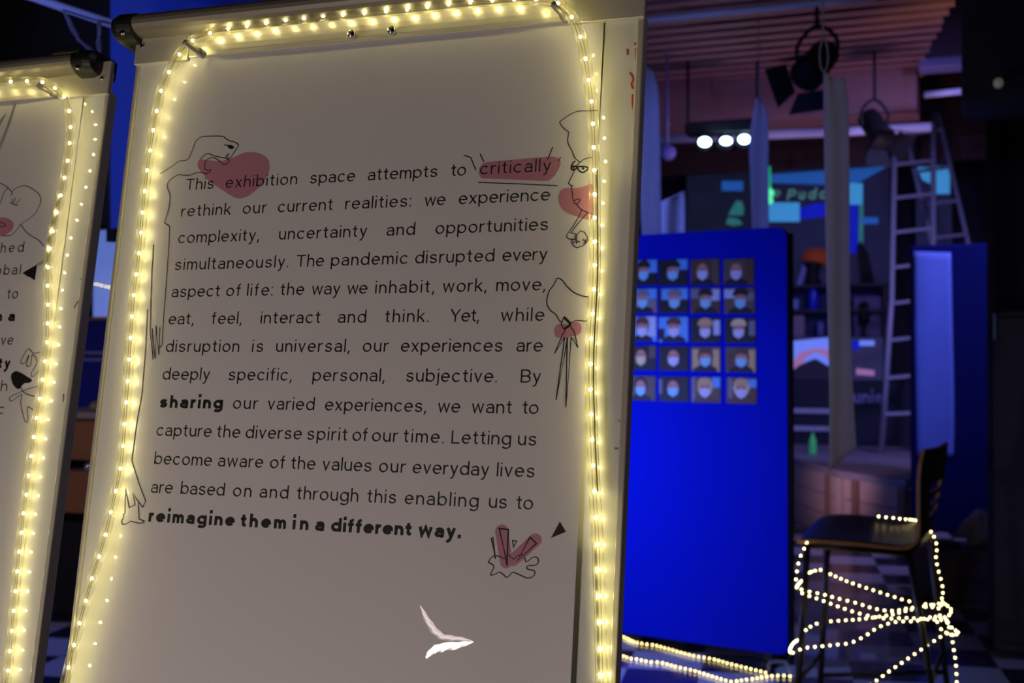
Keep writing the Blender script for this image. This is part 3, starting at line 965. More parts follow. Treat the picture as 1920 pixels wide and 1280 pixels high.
draw_lines([
    (Z7([(500, 308), (440, 297), (380, 270), (330, 225), (300, 185), (265, 167), (252, 180), (235, 215), (200, 262), (183, 320), (183, 360), (205, 405), (250, 440), (270, 475), (292, 500)]), True),
    (Z7([(488, 480), (470, 490), (440, 485), (400, 485), (362, 503)]), True),
    (Z7([(325, 555), (300, 590), (240, 732), (312, 612)]), False), (Z7([(360, 530), (388, 565), (400, 615), (417, 688), (368, 612)]), False),
    (Z7([(316, 610), (252, 1080), (338, 612), (327, 1135), (365, 610)]), False), (Z7([(334, 612), (327, 1135)]), False), (Z7([(310, 458), (290, 515), (310, 548)]), False),
], LW, 'line_drawing', poster, FR, on_sheet, M_INK)
draw_lines([(Z7([(310, 458), (356, 506), (356, 520), (310, 549)]), False)], LW * 2.4, 'line_drawing', poster, FR, on_sheet, M_INK, z=.00055)
draw_lines([
    (Z8([(187, 518), (205, 490), (230, 478), (262, 483), (290, 495), (310, 470), (330, 485), (352, 497), (372, 478), (400, 470), (415, 480), (425, 515), (445, 505), (470, 488), (495, 488), (505, 505), (498, 530), (470, 540), (440, 540), (430, 555), (445, 565), (475, 570), (482, 590), (465, 612), (435, 618), (400, 605), (345, 582), (325, 598), (303, 613), (280, 595), (258, 582), (235, 592), (210, 600), (202, 592), (222, 550), (215, 535), (187, 518)]), True),
    (Z8([(340, 380), (366, 385), (347, 425), (340, 380)]), False), (Z8([(205, 368), (216, 362), (232, 497), (205, 368)]), False),
], LW, 'line_drawing', poster, FR, on_sheet, M_LINE)
draw_lines([(Z8([(257, 305), (314, 312), (306, 538), (257, 305), (300, 310)]), False), (Z8([(452, 360), (493, 400), (372, 508), (452, 360), (480, 387)]), False)], LW * 1.5, 'line_drawing', poster, FR, on_sheet, M_INK)
draw_fill(Z8([(643, 262), (682, 327), (585, 366)]), 'black_triangle', poster, FR, on_sheet, M_INK, curved=False)

# marks left on the enamel of the near flipchart
ZR = lambda p: z1(1010, 0, 5.33, p)
on_board = lambda u, v, z: FR.at(u, v, z)
tag(draw_lines([(ZR([(968, 425), (966, 455)]), False), (ZR([(974, 480), (976, 600)]), False), (ZR([(886, 490), (890, 550)]), False), (ZR([(910, 725), (935, 760), (945, 800), (928, 840), (945, 890)]), True)], .0024, 'marker_scribble', chart, FR, on_board, M_RED, w=0), 'red marker scribble', None)
tag(draw_fill(ZR([(930, 940), (948, 942), (946, 1010), (938, 1105), (928, 1040)]), 'marker_scribble', chart, FR, on_board, M_RED, curved=False, w=0), 'red marker scribble', None)
for _p in ([(1160, 788), (1166, 790)], [(1152, 840), (1160, 841)]):
  draw_lines([(_p, False)], .0022, 'scuff_mark', chart, FR, on_board, pbr('grey_scuff', (0.3, 0.28, 0.27), 0.6, noise=0.3), w=0)


# ------------------------------------------------------------------ rope lights
def led_mesh(r, n, mat, name='led'):
    mb = MB(); mb.ball((0, 0, 0), r, r, r, n)
    o = mb.build(name, mat)
    me = o.data
    bpy.data.objects.remove(o)
    return me


LED_NEAR = led_mesh(.0020, 10, M_LED)
LED_FLOOR = led_mesh(.0027, 8, M_LEDF)
LED_FAR = led_mesh(.0027, 8, M_LEDB)


def rope_light(label, paths, leds, led_me, r, loc, group='rope lights', wire=True, mat_wire=None, seg=10):
    root = thing('rope_light', loc, label, 'rope light', group)
    org = V3(loc)
    mb = MB()
    for p in paths:
        mb.tube(p, r, seg)
    mb.build('tube', M_ROPE if led_me is LED_NEAR else M_ROPEF, root)
    if wire and led_me is LED_NEAR:
        mb = MB()
        for p in paths:
            mb.tube([V3(q) + V3((.0012, 0, .0012)) for q in p], .00035, 5)
            mb.tube([V3(q) - V3((.0018, 0, .0012)) for q in p], .00035, 5)
        mb.build('wire', M_WIRE, root)
    for p in leds[:100]:
        o = bpy.data.objects.new('led', led_me)
        COL.objects.link(o)
        o.parent = root
        o.location = V3(p) - org
    if len(leds) > 100:
        mb = MB()
        for p in leds[100:]:
            mb.ball(p, .0027, n=8)
        o = mb.build('led_row', M_LEDB, root)
        o['kind'] = 'stuff'
    return root


def spaced(path, step, start=0.0):
    out = []
    acc = -start
    nxt = 0.0
    for i in range(len(path) - 1):
        a, b = V3(path[i]), V3(path[i + 1])
        L = (b - a).length
        while nxt <= acc + L:
            if L > 0 and nxt >= acc:
                out.append(a + (b - a) * ((nxt - acc) / L))
            nxt += step
        acc += L
    return out


ROPE1 = [  # picture position of each lamp, and how far the rope stands off the board
    (110, 1331, .0205), (119, 1291, .0205), (128.5, 1251, .0205), (139, 1209, .0205), (149, 1168, .0205), (161, 1126, .021), (172.5, 1084, .020), (186, 1043, .019), (198, 1002, .018), (208, 960, .016), (217.5, 920, .014), (226, 878, .013),
    (231, 836, .012), (234, 795, .012), (237, 754, .012), (239.5, 714, .012), (242, 673.5, .012), (245, 633, .012), (247.5, 593, .012), (251, 553, .012), (256, 514, .012), (261, 474.5, .012), (264.5, 436, .012),
    (267.5, 398, .012), (271.5, 358, .012), (276, 319, .013), (282, 282, .014), (287.5, 244, .015), (294, 208, .016), (302, 170, .018), (317, 135, .0205), (336.5, 102, .0205), (361, 76, .023), (394, 62, .0190), (428, 54, .0190),
    (463, 49, .0190), (499, 43, .0190), (535.5, 38, .0190), (570, 34.5, .0190), (606, 30, .0190), (643, 28, .0190), (683, 25, .0190), (724, 21.5, .0190), (763.5, 18, .0190), (801.5, 13.5, .0190), (841, 8.5, .0190), (882, 4.5, .0190), (923, 1.5, .0190), (964, -.5, .0190), (1005, -1, .026),
    (1046, 6, .0205), (1072, 32, .030), (1088.5, 69, .030), (1098, 110, .026), (1104, 150, .0190), (1109, 190, .027), (1112, 232, .025), (1113.5, 276, .026), (1114.5, 319, .021), (1115, 364, .018), (1115, 408, .016), (1115.5, 453, .015),
    (1115.5, 497, .014), (1114, 542, .013), (1111.5, 588, .013), (1109, 635, .013), (1107.5, 682, .013), (1107.5, 730, .013), (1109, 777, .013), (1110.5, 824, .013), (1112.5, 872, .013), (1115, 921, .013), (1118, 970, .013), (1121, 1020, .013), (1122.5, 1068, .013), (1124, 1117, .013),
    (1125.5, 1166, .013), (1126.5, 1216, .013), (1128, 1266, .013), (1130, 1316, .013)]


def rope_on(fr, ctrl, label, strips=()):
    pts = [fr.hit(x, y, w) for x, y, w in ctrl]
    path = spline(pts, 5)
    # each lamp sits off centre in the tube, turned to the side it shines from
    leds = []
    for i, (x, y, w) in enumerate(ctrl):
        leds.append(pts[i])
    root = rope_light(label, [path], leds, LED_NEAR, .0066, pts[0])
    # thin strip added beside the lamps to block their light on one side
    for i0, i1, side in strips:
        mb = MB()
        pp = spline(pts[i0:i1], 4)
        for a, b in zip(pp[:-1], pp[1:]):
            mb.box((a + b) / 2 + fr.U * (.0033 * side), fr.U * .0002, fr.N * .0028, (b - a) * .5)
        mb.build('core_shade_strip', M_WIRE, root)
    return root


rope_on(FR, ROPE1, 'lit warm white rope light framing the poster on the nearest flipchart', ((58, 72, 1), (73, 83, -1)))

# ------------------------------------------------------------------ second flipchart, farther left
D2 = 1.90
FR2 = Frame((0, 0, 0), math.radians(21.5), math.radians(10.4))
FR2.O = P(212, 140, D2) - FR2.U * 0.2935 - FR2.V * (v_clip + .03)
chart2 = copy_tree(chart)
for ch in list(chart2.children):
    if ch.name.startswith(('marker_scribble', 'scuff_mark')):
        bpy.data.objects.remove(ch)
chart2.matrix_world = FR2.matrix() @ FR.matrix().inverted() @ Matrix.Translation(ORG[chart.name])
tag(chart2, 'flipchart easel cut off by the left edge of the photo, behind the nearest flipchart', 'flipchart')
chart['group'] = chart2['group'] = 'flipchart easels'

PW2 = .0008


def on_sheet2(u, v, z):
    s = max(0.0, (u - 0.10) / 0.14)
    g = max(0.0, min(1.0, (v - 0.0) / 0.38))
    return FR2.at(u, v, PW2 + .0012 * s * s * g + z)


poster2 = thing('poster', FR2.at(0, PVB, PW2), 'white poster with only line endings in view, on the flipchart at the left edge', 'poster', None)
mb = MB()
us = [PUL + (PUR - PUL) * i / 40 for i in range(41)]
vs = [PVB + (PVT - PVB) * i / 40 for i in range(41)]
mb.add([on_sheet2(u, v, 0) for v in vs for u in us], [(j * 41 + i, j * 41 + i + 1, (j + 1) * 41 + i + 1, (j + 1) * 41 + i) for j in range(40) for i in range(40)], 0, True)
mb.build('sheet', M_PAPER, poster2)
for word, x0, x1, y in [('hed', 1, 43.5, 474), ('obal', -9, 38, 516), ('to', 13, 33, 560), ('*n', -11, 4, 602), ('*a', 15, 27.5, 602), ('ve', 1, 24, 646.5), ('*ty', -4, 18.5, 690), ('h', 1, 13, 733), ('c', -4, 6.5, 776)]:
    bold = word[0] == '*'; word = word.strip('*')
    mb = MB()
    u0, v0 = FR2.uv(x0, y, PW2); u1, v1 = FR2.uv(x1, y, PW2)
    set_word(mb, word, u0, u1, v0, XH * 1.02, .31 if bold else .125, 1.25 if bold else 1.08, on_sheet2, .0007)
    mb.build('text_line', M_INK, poster2)
Y1 = lambda p: z1(0, 180, 4.572, p)
Y2 = lambda p: z1(0, 440, 3.2, p)
draw_fill(Y1([(-60, 1045), (0, 1040), (60, 1048), (105, 1075), (118, 1110), (100, 1150), (60, 1185), (0, 1200), (-60, 1190)]), 'pink_shape', poster2, FR2, on_sheet2, M_PINK, w=PW2)
draw_lines([
    (Y1([(-10, 480), (60, 300), (140, 62)]), True), (Y1([(-10, 445), (70, 240), (125, 64)]), True), (Y1([(-20, 250), (52, 152), (10, 230), (-20, 290)]), False),
    (Y1([(0, 745), (60, 780), (105, 830), (90, 855)]), True), (Y1([(105, 830), (130, 795), (200, 770), (260, 785), (330, 835), (352, 880), (345, 930), (300, 1010), (240, 1060), (180, 1100), (140, 1155), (90, 1195), (20, 1200)]), True),
    (Y1([(180, 1105), (240, 1180), (330, 1235), (380, 1290)]), True), (Y1([(5, 920), (30, 840), (70, 785)]), True),
    (Y1([(0, 1085), (30, 1090), (50, 1112), (0, 1122)]), True), (Y1([(85, 910), (120, 930), (160, 938)]), False), (Y1([(110, 915), (103, 880)]), False), (Y1([(120, 920), (133, 870)]), False), (Y1([(135, 925), (180, 880)]), False), (Y1([(90, 912), (125, 935)]), False),
    (Y2([(222, 180), (270, 150)]), False), (Y2([(232, 185), (272, 160)]), False),
    (Y2([(240, 705), (200, 710), (175, 685), (150, 710), (125, 765), (150, 770), (175, 720), (160, 785), (185, 780), (195, 720), (225, 760), (190, 830), (200, 850), (235, 815)]), True),
    (Y2([(225, 910), (170, 925), (110, 950), (60, 975), (70, 998), (130, 960), (125, 1010), (150, 1115), (170, 1110), (165, 1035), (200, 1050)]), True), (Y2([(120, 910), (150, 950), (210, 970)]), True),
], LW, 'line_drawing', poster2, FR2, on_sheet2, M_LINE, w=PW2)
draw_fill(Y2([(136, 228), (224, 178), (210, 274), (180, 255), (165, 250)]), 'black_triangle', poster2, FR2, on_sheet2, M_INK, curved=False, w=PW2)
draw_fill(Y2([(68, 840), (95, 818), (130, 830), (165, 852), (193, 872), (175, 888), (145, 892), (115, 925), (88, 910), (72, 880)]), 'black_shape', poster2, FR2, on_sheet2, M_INK, w=PW2)
on_b2 = lambda u, v, z: FR2.at(u, v, z)
draw_lines([(Y2([(485, 260), (495, 288)]), False), (Y2([(445, 438), (488, 372)]), False), (Y2([(382, 955), (380, 1003)]), False)], .0016, 'marker_scribble', chart2, FR2, on_b2, M_MARK, w=0) if False else None
mb = MB()
for pts in (Y2([(485, 260), (495, 288)]), Y2([(445, 438), (465, 405), (488, 372)]), Y2([(382, 955), (380, 1003)])):
    ribbon(mb, [FR2.uv(*p) for p in pts], .0017, on_b2, 0, .0005)
mk = mb.build('marker_scribble', M_MARK)
mk.parent = chart2
mk.matrix_parent_inverse = chart2.matrix_world.inverted()

ROPE2 = [(-80, 155, .03), (-45, 154, .03), (-12, 153, .03), (20, 153, .03), (50.5, 152, .032), (79.5, 154, .034), (103, 165, .034), (120, 181, .032), (130, 208, .030), (132.5, 238, .028), (130.5, 268, .027), (127, 301, .025), (121, 333, .024), (114, 366, .023), (107, 398, .022),
         (99, 433, .020), (93.5, 466, .019), (90.5, 501, .018), (89.5, 535, .016), (90, 571, .014), (89.5, 606, .013), (88.5, 641, .012), (84.5, 677, .012), (80, 711.5, .012), (74.5, 747, .012), (68.5, 783, .012), (63.5, 819, .012),
         (59, 855, .012), (54, 891, .012), (49.5, 927, .012), (44.5, 962, .012), (40.5, 998, .012), (36, 1034, .012), (32.5, 1071, .012), (29, 1108, .012), (25.5, 1145, .012), (22.5, 1182, .012), (19, 1220, .012), (15, 1257, .012), (10, 1296, .012)]
rope_on(FR2, ROPE2, 'lit warm white rope light running down the flipchart at the left edge', ((13, 18, -1),))

# ------------------------------------------------------------------ blue partition with portraits
PYAW = math.radians(33.0)
PF = Frame(P(1476, 1232, 5.58), PYAW, 0.0)
PF.O.z = 0.0
ptop = P(1440, 425, 5.6).z
pbot = 0.062
# find the right edge on the frame
uE = PF.uv(1476, 800)[0]
base = PF.at(uE - .62, 0, -.02)
panel = thing('partition_panel', base, 'large bright blue felt partition carrying rows of masked portraits', 'partition', 'felt partitions')
mb = MB()
poly = []
for cx, cy, a0 in ((uE - .055, pbot + .03, -90), (uE - .055, ptop - .055, 0), (uE - 1.185, ptop - .055, 90), (uE - 1.185, pbot + .03, 180)):
    rr = .055 if cy > 1 else .03
    for k in range(7):
        a = math.radians(a0 + 15 * k)
        poly.append(PF.at(cx + .055 * math.cos(a), cy + rr * math.sin(a), 0))
mb.prism(poly, -PF.N * .045)
mb.build('felt_board', M_BLUE, panel)
mb = MB()
mb.tube([PF.at(uE + .004, 0.02, -.03), PF.at(uE + .004, ptop - .03, -.03)], .016, 12)
mb.build('edge_post', M_BLK, panel)
for u in (uE - 1.1, uE - .10):
    mb = MB(); PF.rbox(mb, u - .025, u + .025, 0, .025, -.25, .03, .006); PF.rbox(mb, u - .02, u + .02, .02, .12, -.04, -.01, .004)
    mb.build('foot', M_BLK, panel)

PAL = dict(dark=(.006, .006, .010), brown=(.11, .045, .02), sky=(.12, .36, .90), pale=(.5, .55, .72), skin=(.62, .26, .18), mask=(.30, .60, .95), wmask=(.66, .60, .78), hair=(.012, .008, .007), tan=(.62, .40, .16), red=(.75, .03, .02), grey=(.20, .19, .22), cream=(.85, .62, .30), tree=(.12, .08, .05))
PM = {k: pbr('photo_' + k, tuple(min(1, c * 1.2) for c in v), .6, noise=.15, scale=40) for k, v in PAL.items()}


def portrait(px0, px1, py0, py1, spec, label):
    a, b = PF.uv(px0, py0), PF.uv(px1, py1)
    u0, u1 = a[0], b[0]
    v1, v0 = PF.uv((px0 + px1) / 2, py0)[1], PF.uv((px0 + px1) / 2, py1)[1]
    keys = list(PM)
    mb = MB()
    PF.box(mb, u0, u1, v0, v1, 0.0005, .004, keys.index(spec['bg']))
    W, H = u1 - u0, v1 - v0
    z = [.0042]

    def put(poly, key):
        z[0] += .00025
        mb.add([PF.at(u0 + W * min(1, max(0, x)), v0 + H * min(1, max(0, y)), z[0]) for x, y in poly], [list(range(len(poly)))], keys.index(key))

    el = lambda cx, cy, rx, ry: [(cx + rx * math.cos(2 * math.pi * i / 18), cy + ry * math.sin(2 * math.pi * i / 18)) for i in range(18)]
    for poly, key in spec.get('patch', []):
        put(poly, key)
    cx = spec.get('cx', .5)
    put([(cx - .42, 0), (cx - .36, .16), (cx - .15, .28), (cx + .15, .28), (cx + .36, .16), (cx + .42, 0)], spec.get('coat', 'dark'))
    if spec.get('hair'):
        put(el(cx, .62, .27, .36), spec['hair'])
    put(el(cx, .53, .19, .31), 'skin')
    for sx in (-.075, .075):
        put(el(cx + sx, .62, .035, .022), 'hair')
    if spec.get('hat'):
        put([(cx - .25, .68), (cx - .25, .82), (cx - .17, .95), (cx, .99), (cx + .17, .95), (cx + .25, .82), (cx + .25, .68), (cx, .73)], spec['hat'])
    put([(cx - .19, .52), (cx - .06, .56), (cx, .58), (cx + .06, .56), (cx + .19, .52), (cx + .16, .30), (cx, .18), (cx - .16, .30)], spec['mask'])
    o = mb.build('portrait_print', [PM[k] for k in keys], loc=PF.at((u0 + u1) / 2, (v0 + v1) / 2, .002))
    tag(o, label, 'portrait', 'masked portraits on the blue partition')
    return o


sq = lambda x0, y0, x1, y1: [(x0, y0), (x1, y0), (x1, y1), (x0, y1)]
SP = [
    [dict(bg='dark', patch=[(sq(.62, .5, 1, 1), 'sky'), (sq(.2, .72, .5, 1), 'sky')], hat='hair', mask='mask', cx=.5), dict(bg='dark', patch=[(sq(.62, .6, 1, 1), 'sky')], hat='hair', mask='mask', cx=.5),
     dict(bg='brown', patch=[(sq(.68, 0, 1, 1), 'brown'), (sq(.74, .1, .96, 1), 'tree')], mask='wmask', cx=.42), dict(bg='tree', patch=[(sq(.72, 0, .97, 1), 'brown')], mask='wmask', cx=.42)],
    [dict(bg='grey', patch=[(sq(.1, .6, 1, 1), 'sky'), (sq(.68, .04, .9, .2), 'red')], hat='grey', mask='mask', cx=.48, coat='dark'), dict(bg='dark', patch=[(sq(.1, .55, 1, 1), 'sky'), ([(.72, .03), (.95, .03), (.85, .22)], 'red')], hat='grey', mask='mask', cx=.55),
     dict(bg='brown', patch=[(sq(0, .6, .3, 1), 'grey'), (sq(.72, .5, 1, .95), 'pale')], hat='hair', mask='mask', cx=.52), dict(bg='tree', patch=[(sq(0, .6, .35, .95), 'pale'), (sq(.75, .5, 1, .8), 'grey')], hat='hair', mask='mask', cx=.54)],
    [dict(bg='sky', patch=[(sq(.62, .2, 1, 1), 'pale')], hair='grey', hat='brown', mask='wmask', cx=.48), dict(bg='sky', patch=[(sq(0, .1, .2, .55), 'dark'), (sq(.75, .2, 1, 1), 'sky')], hat='brown', mask='wmask', cx=.52),
     dict(bg='dark', patch=[(sq(.78, .3, 1, .9), 'pale')], hat='tan', hair='hair', mask='wmask', cx=.5), dict(bg='dark', patch=[(sq(.8, .3, 1, .9), 'grey')], hat='cream', hair='hair', mask='wmask', cx=.46)],
    [dict(bg='dark', patch=[(sq(.75, .5, 1, 1), 'tree')], hair='hair', mask='cream', cx=.45), dict(bg='dark', hair='hair', mask='wmask', cx=.5),
     dict(bg='tree', patch=[(sq(.05, .1, .28, .9), 'tan'), (sq(.74, 0, .98, .9), 'tan')], hair='brown', hat='brown', mask='mask', cx=.5), dict(bg='tree', patch=[(sq(.04, .1, .28, .8), 'brown'), (sq(.76, 0, .98, .9), 'tan')], hair='brown', hat='brown', mask='mask', cx=.52)],
    [dict(bg='tree', hair='hair', mask='mask', cx=.45), dict(bg='dark', patch=[(sq(0, .3, .1, .9), 'grey')], hair='hair', mask='mask', cx=.48),
     dict(bg='tree', patch=[(sq(.02, 0, .14, 1), 'grey'), (sq(.72, .6, 1, 1), 'sky')], hair='tan', hat='tan', mask='wmask', cx=.48, coat='brown'), dict(bg='brown', patch=[(sq(.05, .2, .2, 1), 'grey'), (sq(.7, .62, 1, .95), 'sky')], hair='cream', hat='tan', mask='wmask', cx=.5, coat='brown')],
]
ROWS = [(487, 535), (541, 587), (594.5, 641), (649, 695), (706, 752.5)]
COLS = [(1181, 1231), (1236, 1290.5), (1296, 1350.5), (1360, 1416.5)]
WHO = [['person in black cap, bluish mask', 'person in black cap, blue-white mask', 'person with tall pale mask', 'person with tall pale mask'],
       ['person beside red spot, blue mask', 'person beside red spot, blue mask', 'person in dark hat, blue mask', 'person in dark hat, blue mask'],
       ['person in knit hat before pale sky', 'person in knit hat before pale sky', 'person in tan fur hat', 'person in cream fur hat'],
       ['long-haired person with cream mask', 'long-haired person with pale mask', 'dark-hatted person between brown posts', 'dark-hatted person between brown posts'],
       ['dark-haired person with light blue mask', 'dark-haired person with light blue mask', 'fair-haired person before blue patch', 'fair-haired person before blue patch']]
RN = ['top row', 'second row', 'middle row', 'fourth row', 'bottom row']
CN = ['left column beside the flipchart', 'second column', 'third column', 'right column']
for r in range(5):
    for c in range(4):
        x0, x1 = COLS[c]
        sh = (r - 2) * 1.3 * (1 if c == 3 else -.6 if c == 0 else .3)
        portrait(x0 + sh, x1 + sh, ROWS[r][0] + (-.8 if r < 2 else 1.0) * (c - 1), ROWS[r][1] + (-.5 if r < 1 else .8 * r * .6) * (c - 1), SP[r][c], 'portrait print, ' + WHO[r][c] + ', ' + RN[r] + ', ' + CN[c])


# ------------------------------------------------------------------ bar stool
def lerp(a, b, t): return a + (b - a) * t


DN, DFAR = 4.26, 4.66         # near and far side of the stool
sn = lambda x, y: P(x, y, DN)
sf = lambda x, y: P(x, y, DFAR)
seat_h = sn(1600, 1020).z
fl_n = [P(1512, 1015, DN), P(1497, 1280, DN)]


def to_floor(a, b):
    t = (0.008 - a.z) / (b.z - a.z)
    return a + (b - a) * t


stool_base = V3((P(1620, 1000, 4.45).x, P(1620, 1000, 4.45).y, 0))
stool = thing('bar_stool', stool_base, 'dark plywood bar stool wound with rope light, on the checkered floor', 'stool')
# shell: side profile swept from near to far side; near and far silhouettes
prof_n = [(1494, 1012), (1503, 1012), (1540, 1012), (1600, 1016), (1650, 1021), (1690, 1024), (1708, 1019), (1717, 1003), (1718, 960), (1718, 910), (1721, 870), (1727, 842)]
prof_f = [(1505, 1002), (1522, 984), (1548, 966), (1600, 964), (1660, 970), (1715, 978), (1734, 975), (1745, 962), (1755, 930), (1764, 890), (1769, 850), (1771, 828)]
NS = 10


def shell_pt(i, s):            # i index along profile, s 0 near .. 1 far
    a = P(*prof_n[i], DN); b = P(*prof_f[i], DFAR)
    p = a.lerp(b, s)
    dip = math.sin(math.pi * s)
    if i < 6: p.z -= .012 * dip
    else: p += V3((.014 * dip, 0, -.004 * dip))
    return p


rows = []
pn = spline([(i, 0, 0) for i in range(len(prof_n))], 4)


def shell_smooth(t, s):
    i = min(int(t), len(prof_n) - 2); f = t - i
    p0, p1, p2, p3 = (shell_pt(max(0, min(len(prof_n) - 1, i + k)), s) for k in (-1, 0, 1, 2))
    return 0.5 * ((2 * p1) + (p2 - p0) * f + (2 * p0 - 5 * p1 + 4 * p2 - p3) * f * f + (3 * p1 - p0 - 3 * p2 + p3) * f ** 3)


def shell_part(t0, t1, n, holes=()):
    mb = MB()
    th = .013
    T = [t0 + (t1 - t0) * i / n for i in range(n + 1)]
    S = [j / NS for j in range(NS + 1)]
    g = [[shell_smooth(t, s) for s in S] for t in T]
    nor = []
    for i in range(n + 1):
        row = []
        for j in range(NS + 1):
            a = g[min(i + 1, n)][j] - g[max(i - 1, 0)][j]
            b = g[i][min(j + 1, NS)] - g[i][max(j - 1, 0)]
            row.append(a.cross(b).normalized())
        nor.append(row)
    N = NS + 1
    vs = [p for r in g for p in r] + [g[i][j] - nor[i][j] * th for i in range(n + 1) for j in range(N)]
    off = (n + 1) * N
    keep = [[not any(h[0] <= i < h[1] and h[2] <= j < h[3] for h in holes) for j in range(NS)] for i in range(n)]
    fs, fe = [], []
    for i in range(n):
        for j in range(NS):
            if not keep[i][j]: continue
            q = (i * N + j, i * N + j + 1, (i + 1) * N + j + 1, (i + 1) * N + j)
            fs.append(q); fs.append(tuple(off + k for k in q[::-1]))
            for (di, dj, e0, e1) in ((-1, 0, q[0], q[1]), (1, 0, q[3], q[2]), (0, -1, q[0], q[3]), (0, 1, q[1], q[2])):
                ii, jj = i + di, j + dj
                if not (0 <= ii < n and 0 <= jj < NS) or not keep[ii][jj]:
                    fe.append((e0, e1, off + e1, off + e0))
    mb.add(vs, fs, 0, True)
    mb.f += [list(f) for f in fe]; mb.m += [1] * len(fe); mb.sm += [False] * len(fe)
    return mb


M_SEAT = pbr('black_laminate', (0.014, 0.013, 0.016), 0.45, noise=0.1)
shell_part(0, 6.6, 26).build('seat', [M_SEAT, M_OAK], stool)
holes = [(11, 13, 3, 8), (14, 16, 3, 8), (17, 19, 3, 8)]
shell_part(6.6, 11, 26, [(12, 14, 3, 8), (9, 11, 3, 8), (6, 8, 3, 8)]).build('backrest', [M_SEAT, M_OAK], stool)
legs = []
for a, b in ((P(1514, 1020, DN + .04), P(1497, 1280, DN - .02)), (P(1552, 1010, DFAR - .05), P(1538, 1280, DFAR + .02)),
             (P(1704, 1036, DN + .03), P(1746, 1280, DN - .02)), (P(1742, 1000, DFAR - .02), P(1775, 1280, DFAR + .05))):
    e = to_floor(a, b)
    legs.append((a, e))
    mb = MB(); mb.tube([a, e], .0115, 10)
    lg = mb.build('leg', M_STEEL, stool)
    mb = MB(); mb.lathe(V3((e.x, e.y, 0)), (0, 0, 1), [(.016, 0), (.016, .015), (.0125, .022)], 10)
    mb.build('foot_cap', M_BLKP, lg)
for i, j, t in ((0, 2, .72), (1, 3, .72), (0, 1, .60), (2, 3, .60)):
    mb = MB(); mb.tube([legs[i][0].lerp(legs[i][1], t), legs[j][0].lerp(legs[j][1], t)], .009, 8)
    mb.build('footrest', M_STEEL, stool)
mb = MB()
for i, j in ((0, 2), (1, 3), (0, 1), (2, 3)):
    mb.tube([legs[i][0] + V3((0, 0, -.004)), legs[j][0] + V3((0, 0, -.004))], .010, 8)
mb.build('seat_frame', M_STEEL, stool)

# rope light wound round the stool
S_ = lambda x, y, d: P(1440 + x / 2.667, 800 + y / 2.667, d)
path_a = [S_(540, 447, 4.60), S_(575, 450, 4.60), S_(625, 455, 4.60), S_(665, 460, 4.61), S_(705, 463, 4.63), S_(740, 468, 4.68), S_(775, 485, 4.70), S_(805, 510, 4.66), S_(830, 550, 4.62), S_(845, 600, 4.60), S_(840, 650, 4.58), S_(850, 710, 4.56), S_(866, 770, 4.54), S_(875, 820, 4.52), S_(869, 870, 4.48),
          S_(895, 892, 4.42), S_(916, 915, 4.38), S_(905, 942, 4.34), S_(880, 952, 4.32), S_(820, 950, 4.28), S_(735, 970, 4.25), S_(640, 975, 4.24), S_(555, 1000, 4.23), S_(480, 1048, 4.22), S_(410, 1080, 4.22), S_(330, 1090, 4.22), S_(255, 1098, 4.21), S_(180, 1106, 4.20), S_(120, 1130, 4.20), S_(110, 1112, 4.28),
          S_(128, 1080, 4.40), S_(148, 1066, 4.5), S_(168, 1045, 4.60), S_(190, 1015, 4.66), S_(240, 985, 4.68), S_(310, 972, 4.68), S_(390, 967, 4.66), S_(470, 960, 4.62), S_(545, 950, 4.58), S_(620, 938, 4.54), S_(720, 912, 4.48), S_(780, 896, 4.44), S_(850, 884, 4.41), S_(890, 888, 4.40)]
path_b = [S_(880, 892, 4.36), S_(800, 888, 4.36), S_(705, 872, 4.38), S_(625, 848, 4.42), S_(545, 822, 4.46), S_(470, 798, 4.5), S_(390, 770, 4.55), S_(310, 735, 4.62), S_(270, 715, 4.66), S_(215, 725, 4.62), S_(188, 750, 4.50), S_(160, 778, 4.36), S_(146, 800, 4.24), S_(190, 820, 4.21), S_(265, 835, 4.21), S_(350, 858, 4.22), S_(440, 880, 4.22), S_(530, 908, 4.23), S_(620, 920, 4.24), S_(705, 906, 4.26), S_(780, 900, 4.28), S_(850, 905, 4.30), S_(862, 935, 4.30),
          S_(845, 965, 4.29), S_(858, 1002, 4.28), S_(890, 1030, 4.28), S_(935, 1040, 4.30), S_(950, 1025, 4.34), S_(925, 1010, 4.38), S_(905, 985, 4.40), S_(890, 962, 4.36), S_(905, 1000, 4.30), S_(920, 1060, 4.30), S_(930, 1120, 4.30), S_(940, 1190, 4.30), S_(944, 1290, 4.28), S_(944, 1400, 4.26)]
path_c = [S_(198, 570, 4.24), S_(185, 600, 4.22), S_(165, 640, 4.21), S_(150, 690, 4.21), S_(143, 740, 4.21), S_(140, 785, 4.21), S_(160, 825, 4.20), S_(250, 860, 4.21), S_(330, 890, 4.22), S_(415, 920, 4.23), S_(505, 945, 4.23), S_(600, 958, 4.23), S_(700, 955, 4.24), S_(800, 962, 4.26), S_(880, 965, 4.28)]
path_d = [S_(900, 1020, 4.32), S_(870, 1045, 4.31), S_(800, 1090, 4.30), S_(720, 1145, 4.30), S_(630, 1205, 4.29), S_(560, 1255, 4.28), S_(500, 1297, 4.27), S_(420, 1350, 4.26)]
paths = [spline(p, 5) for p in (path_a, path_b, path_c, path_d)]
lds = []
for p in paths:
    lds += spaced(p, .0275, .01)
order = sorted(lds, key=lambda p: p.y)
rope_light('lit rope light wound in loops around the bar stool legs', paths, order, LED_FAR, .0066, paths[0][0], seg=8)

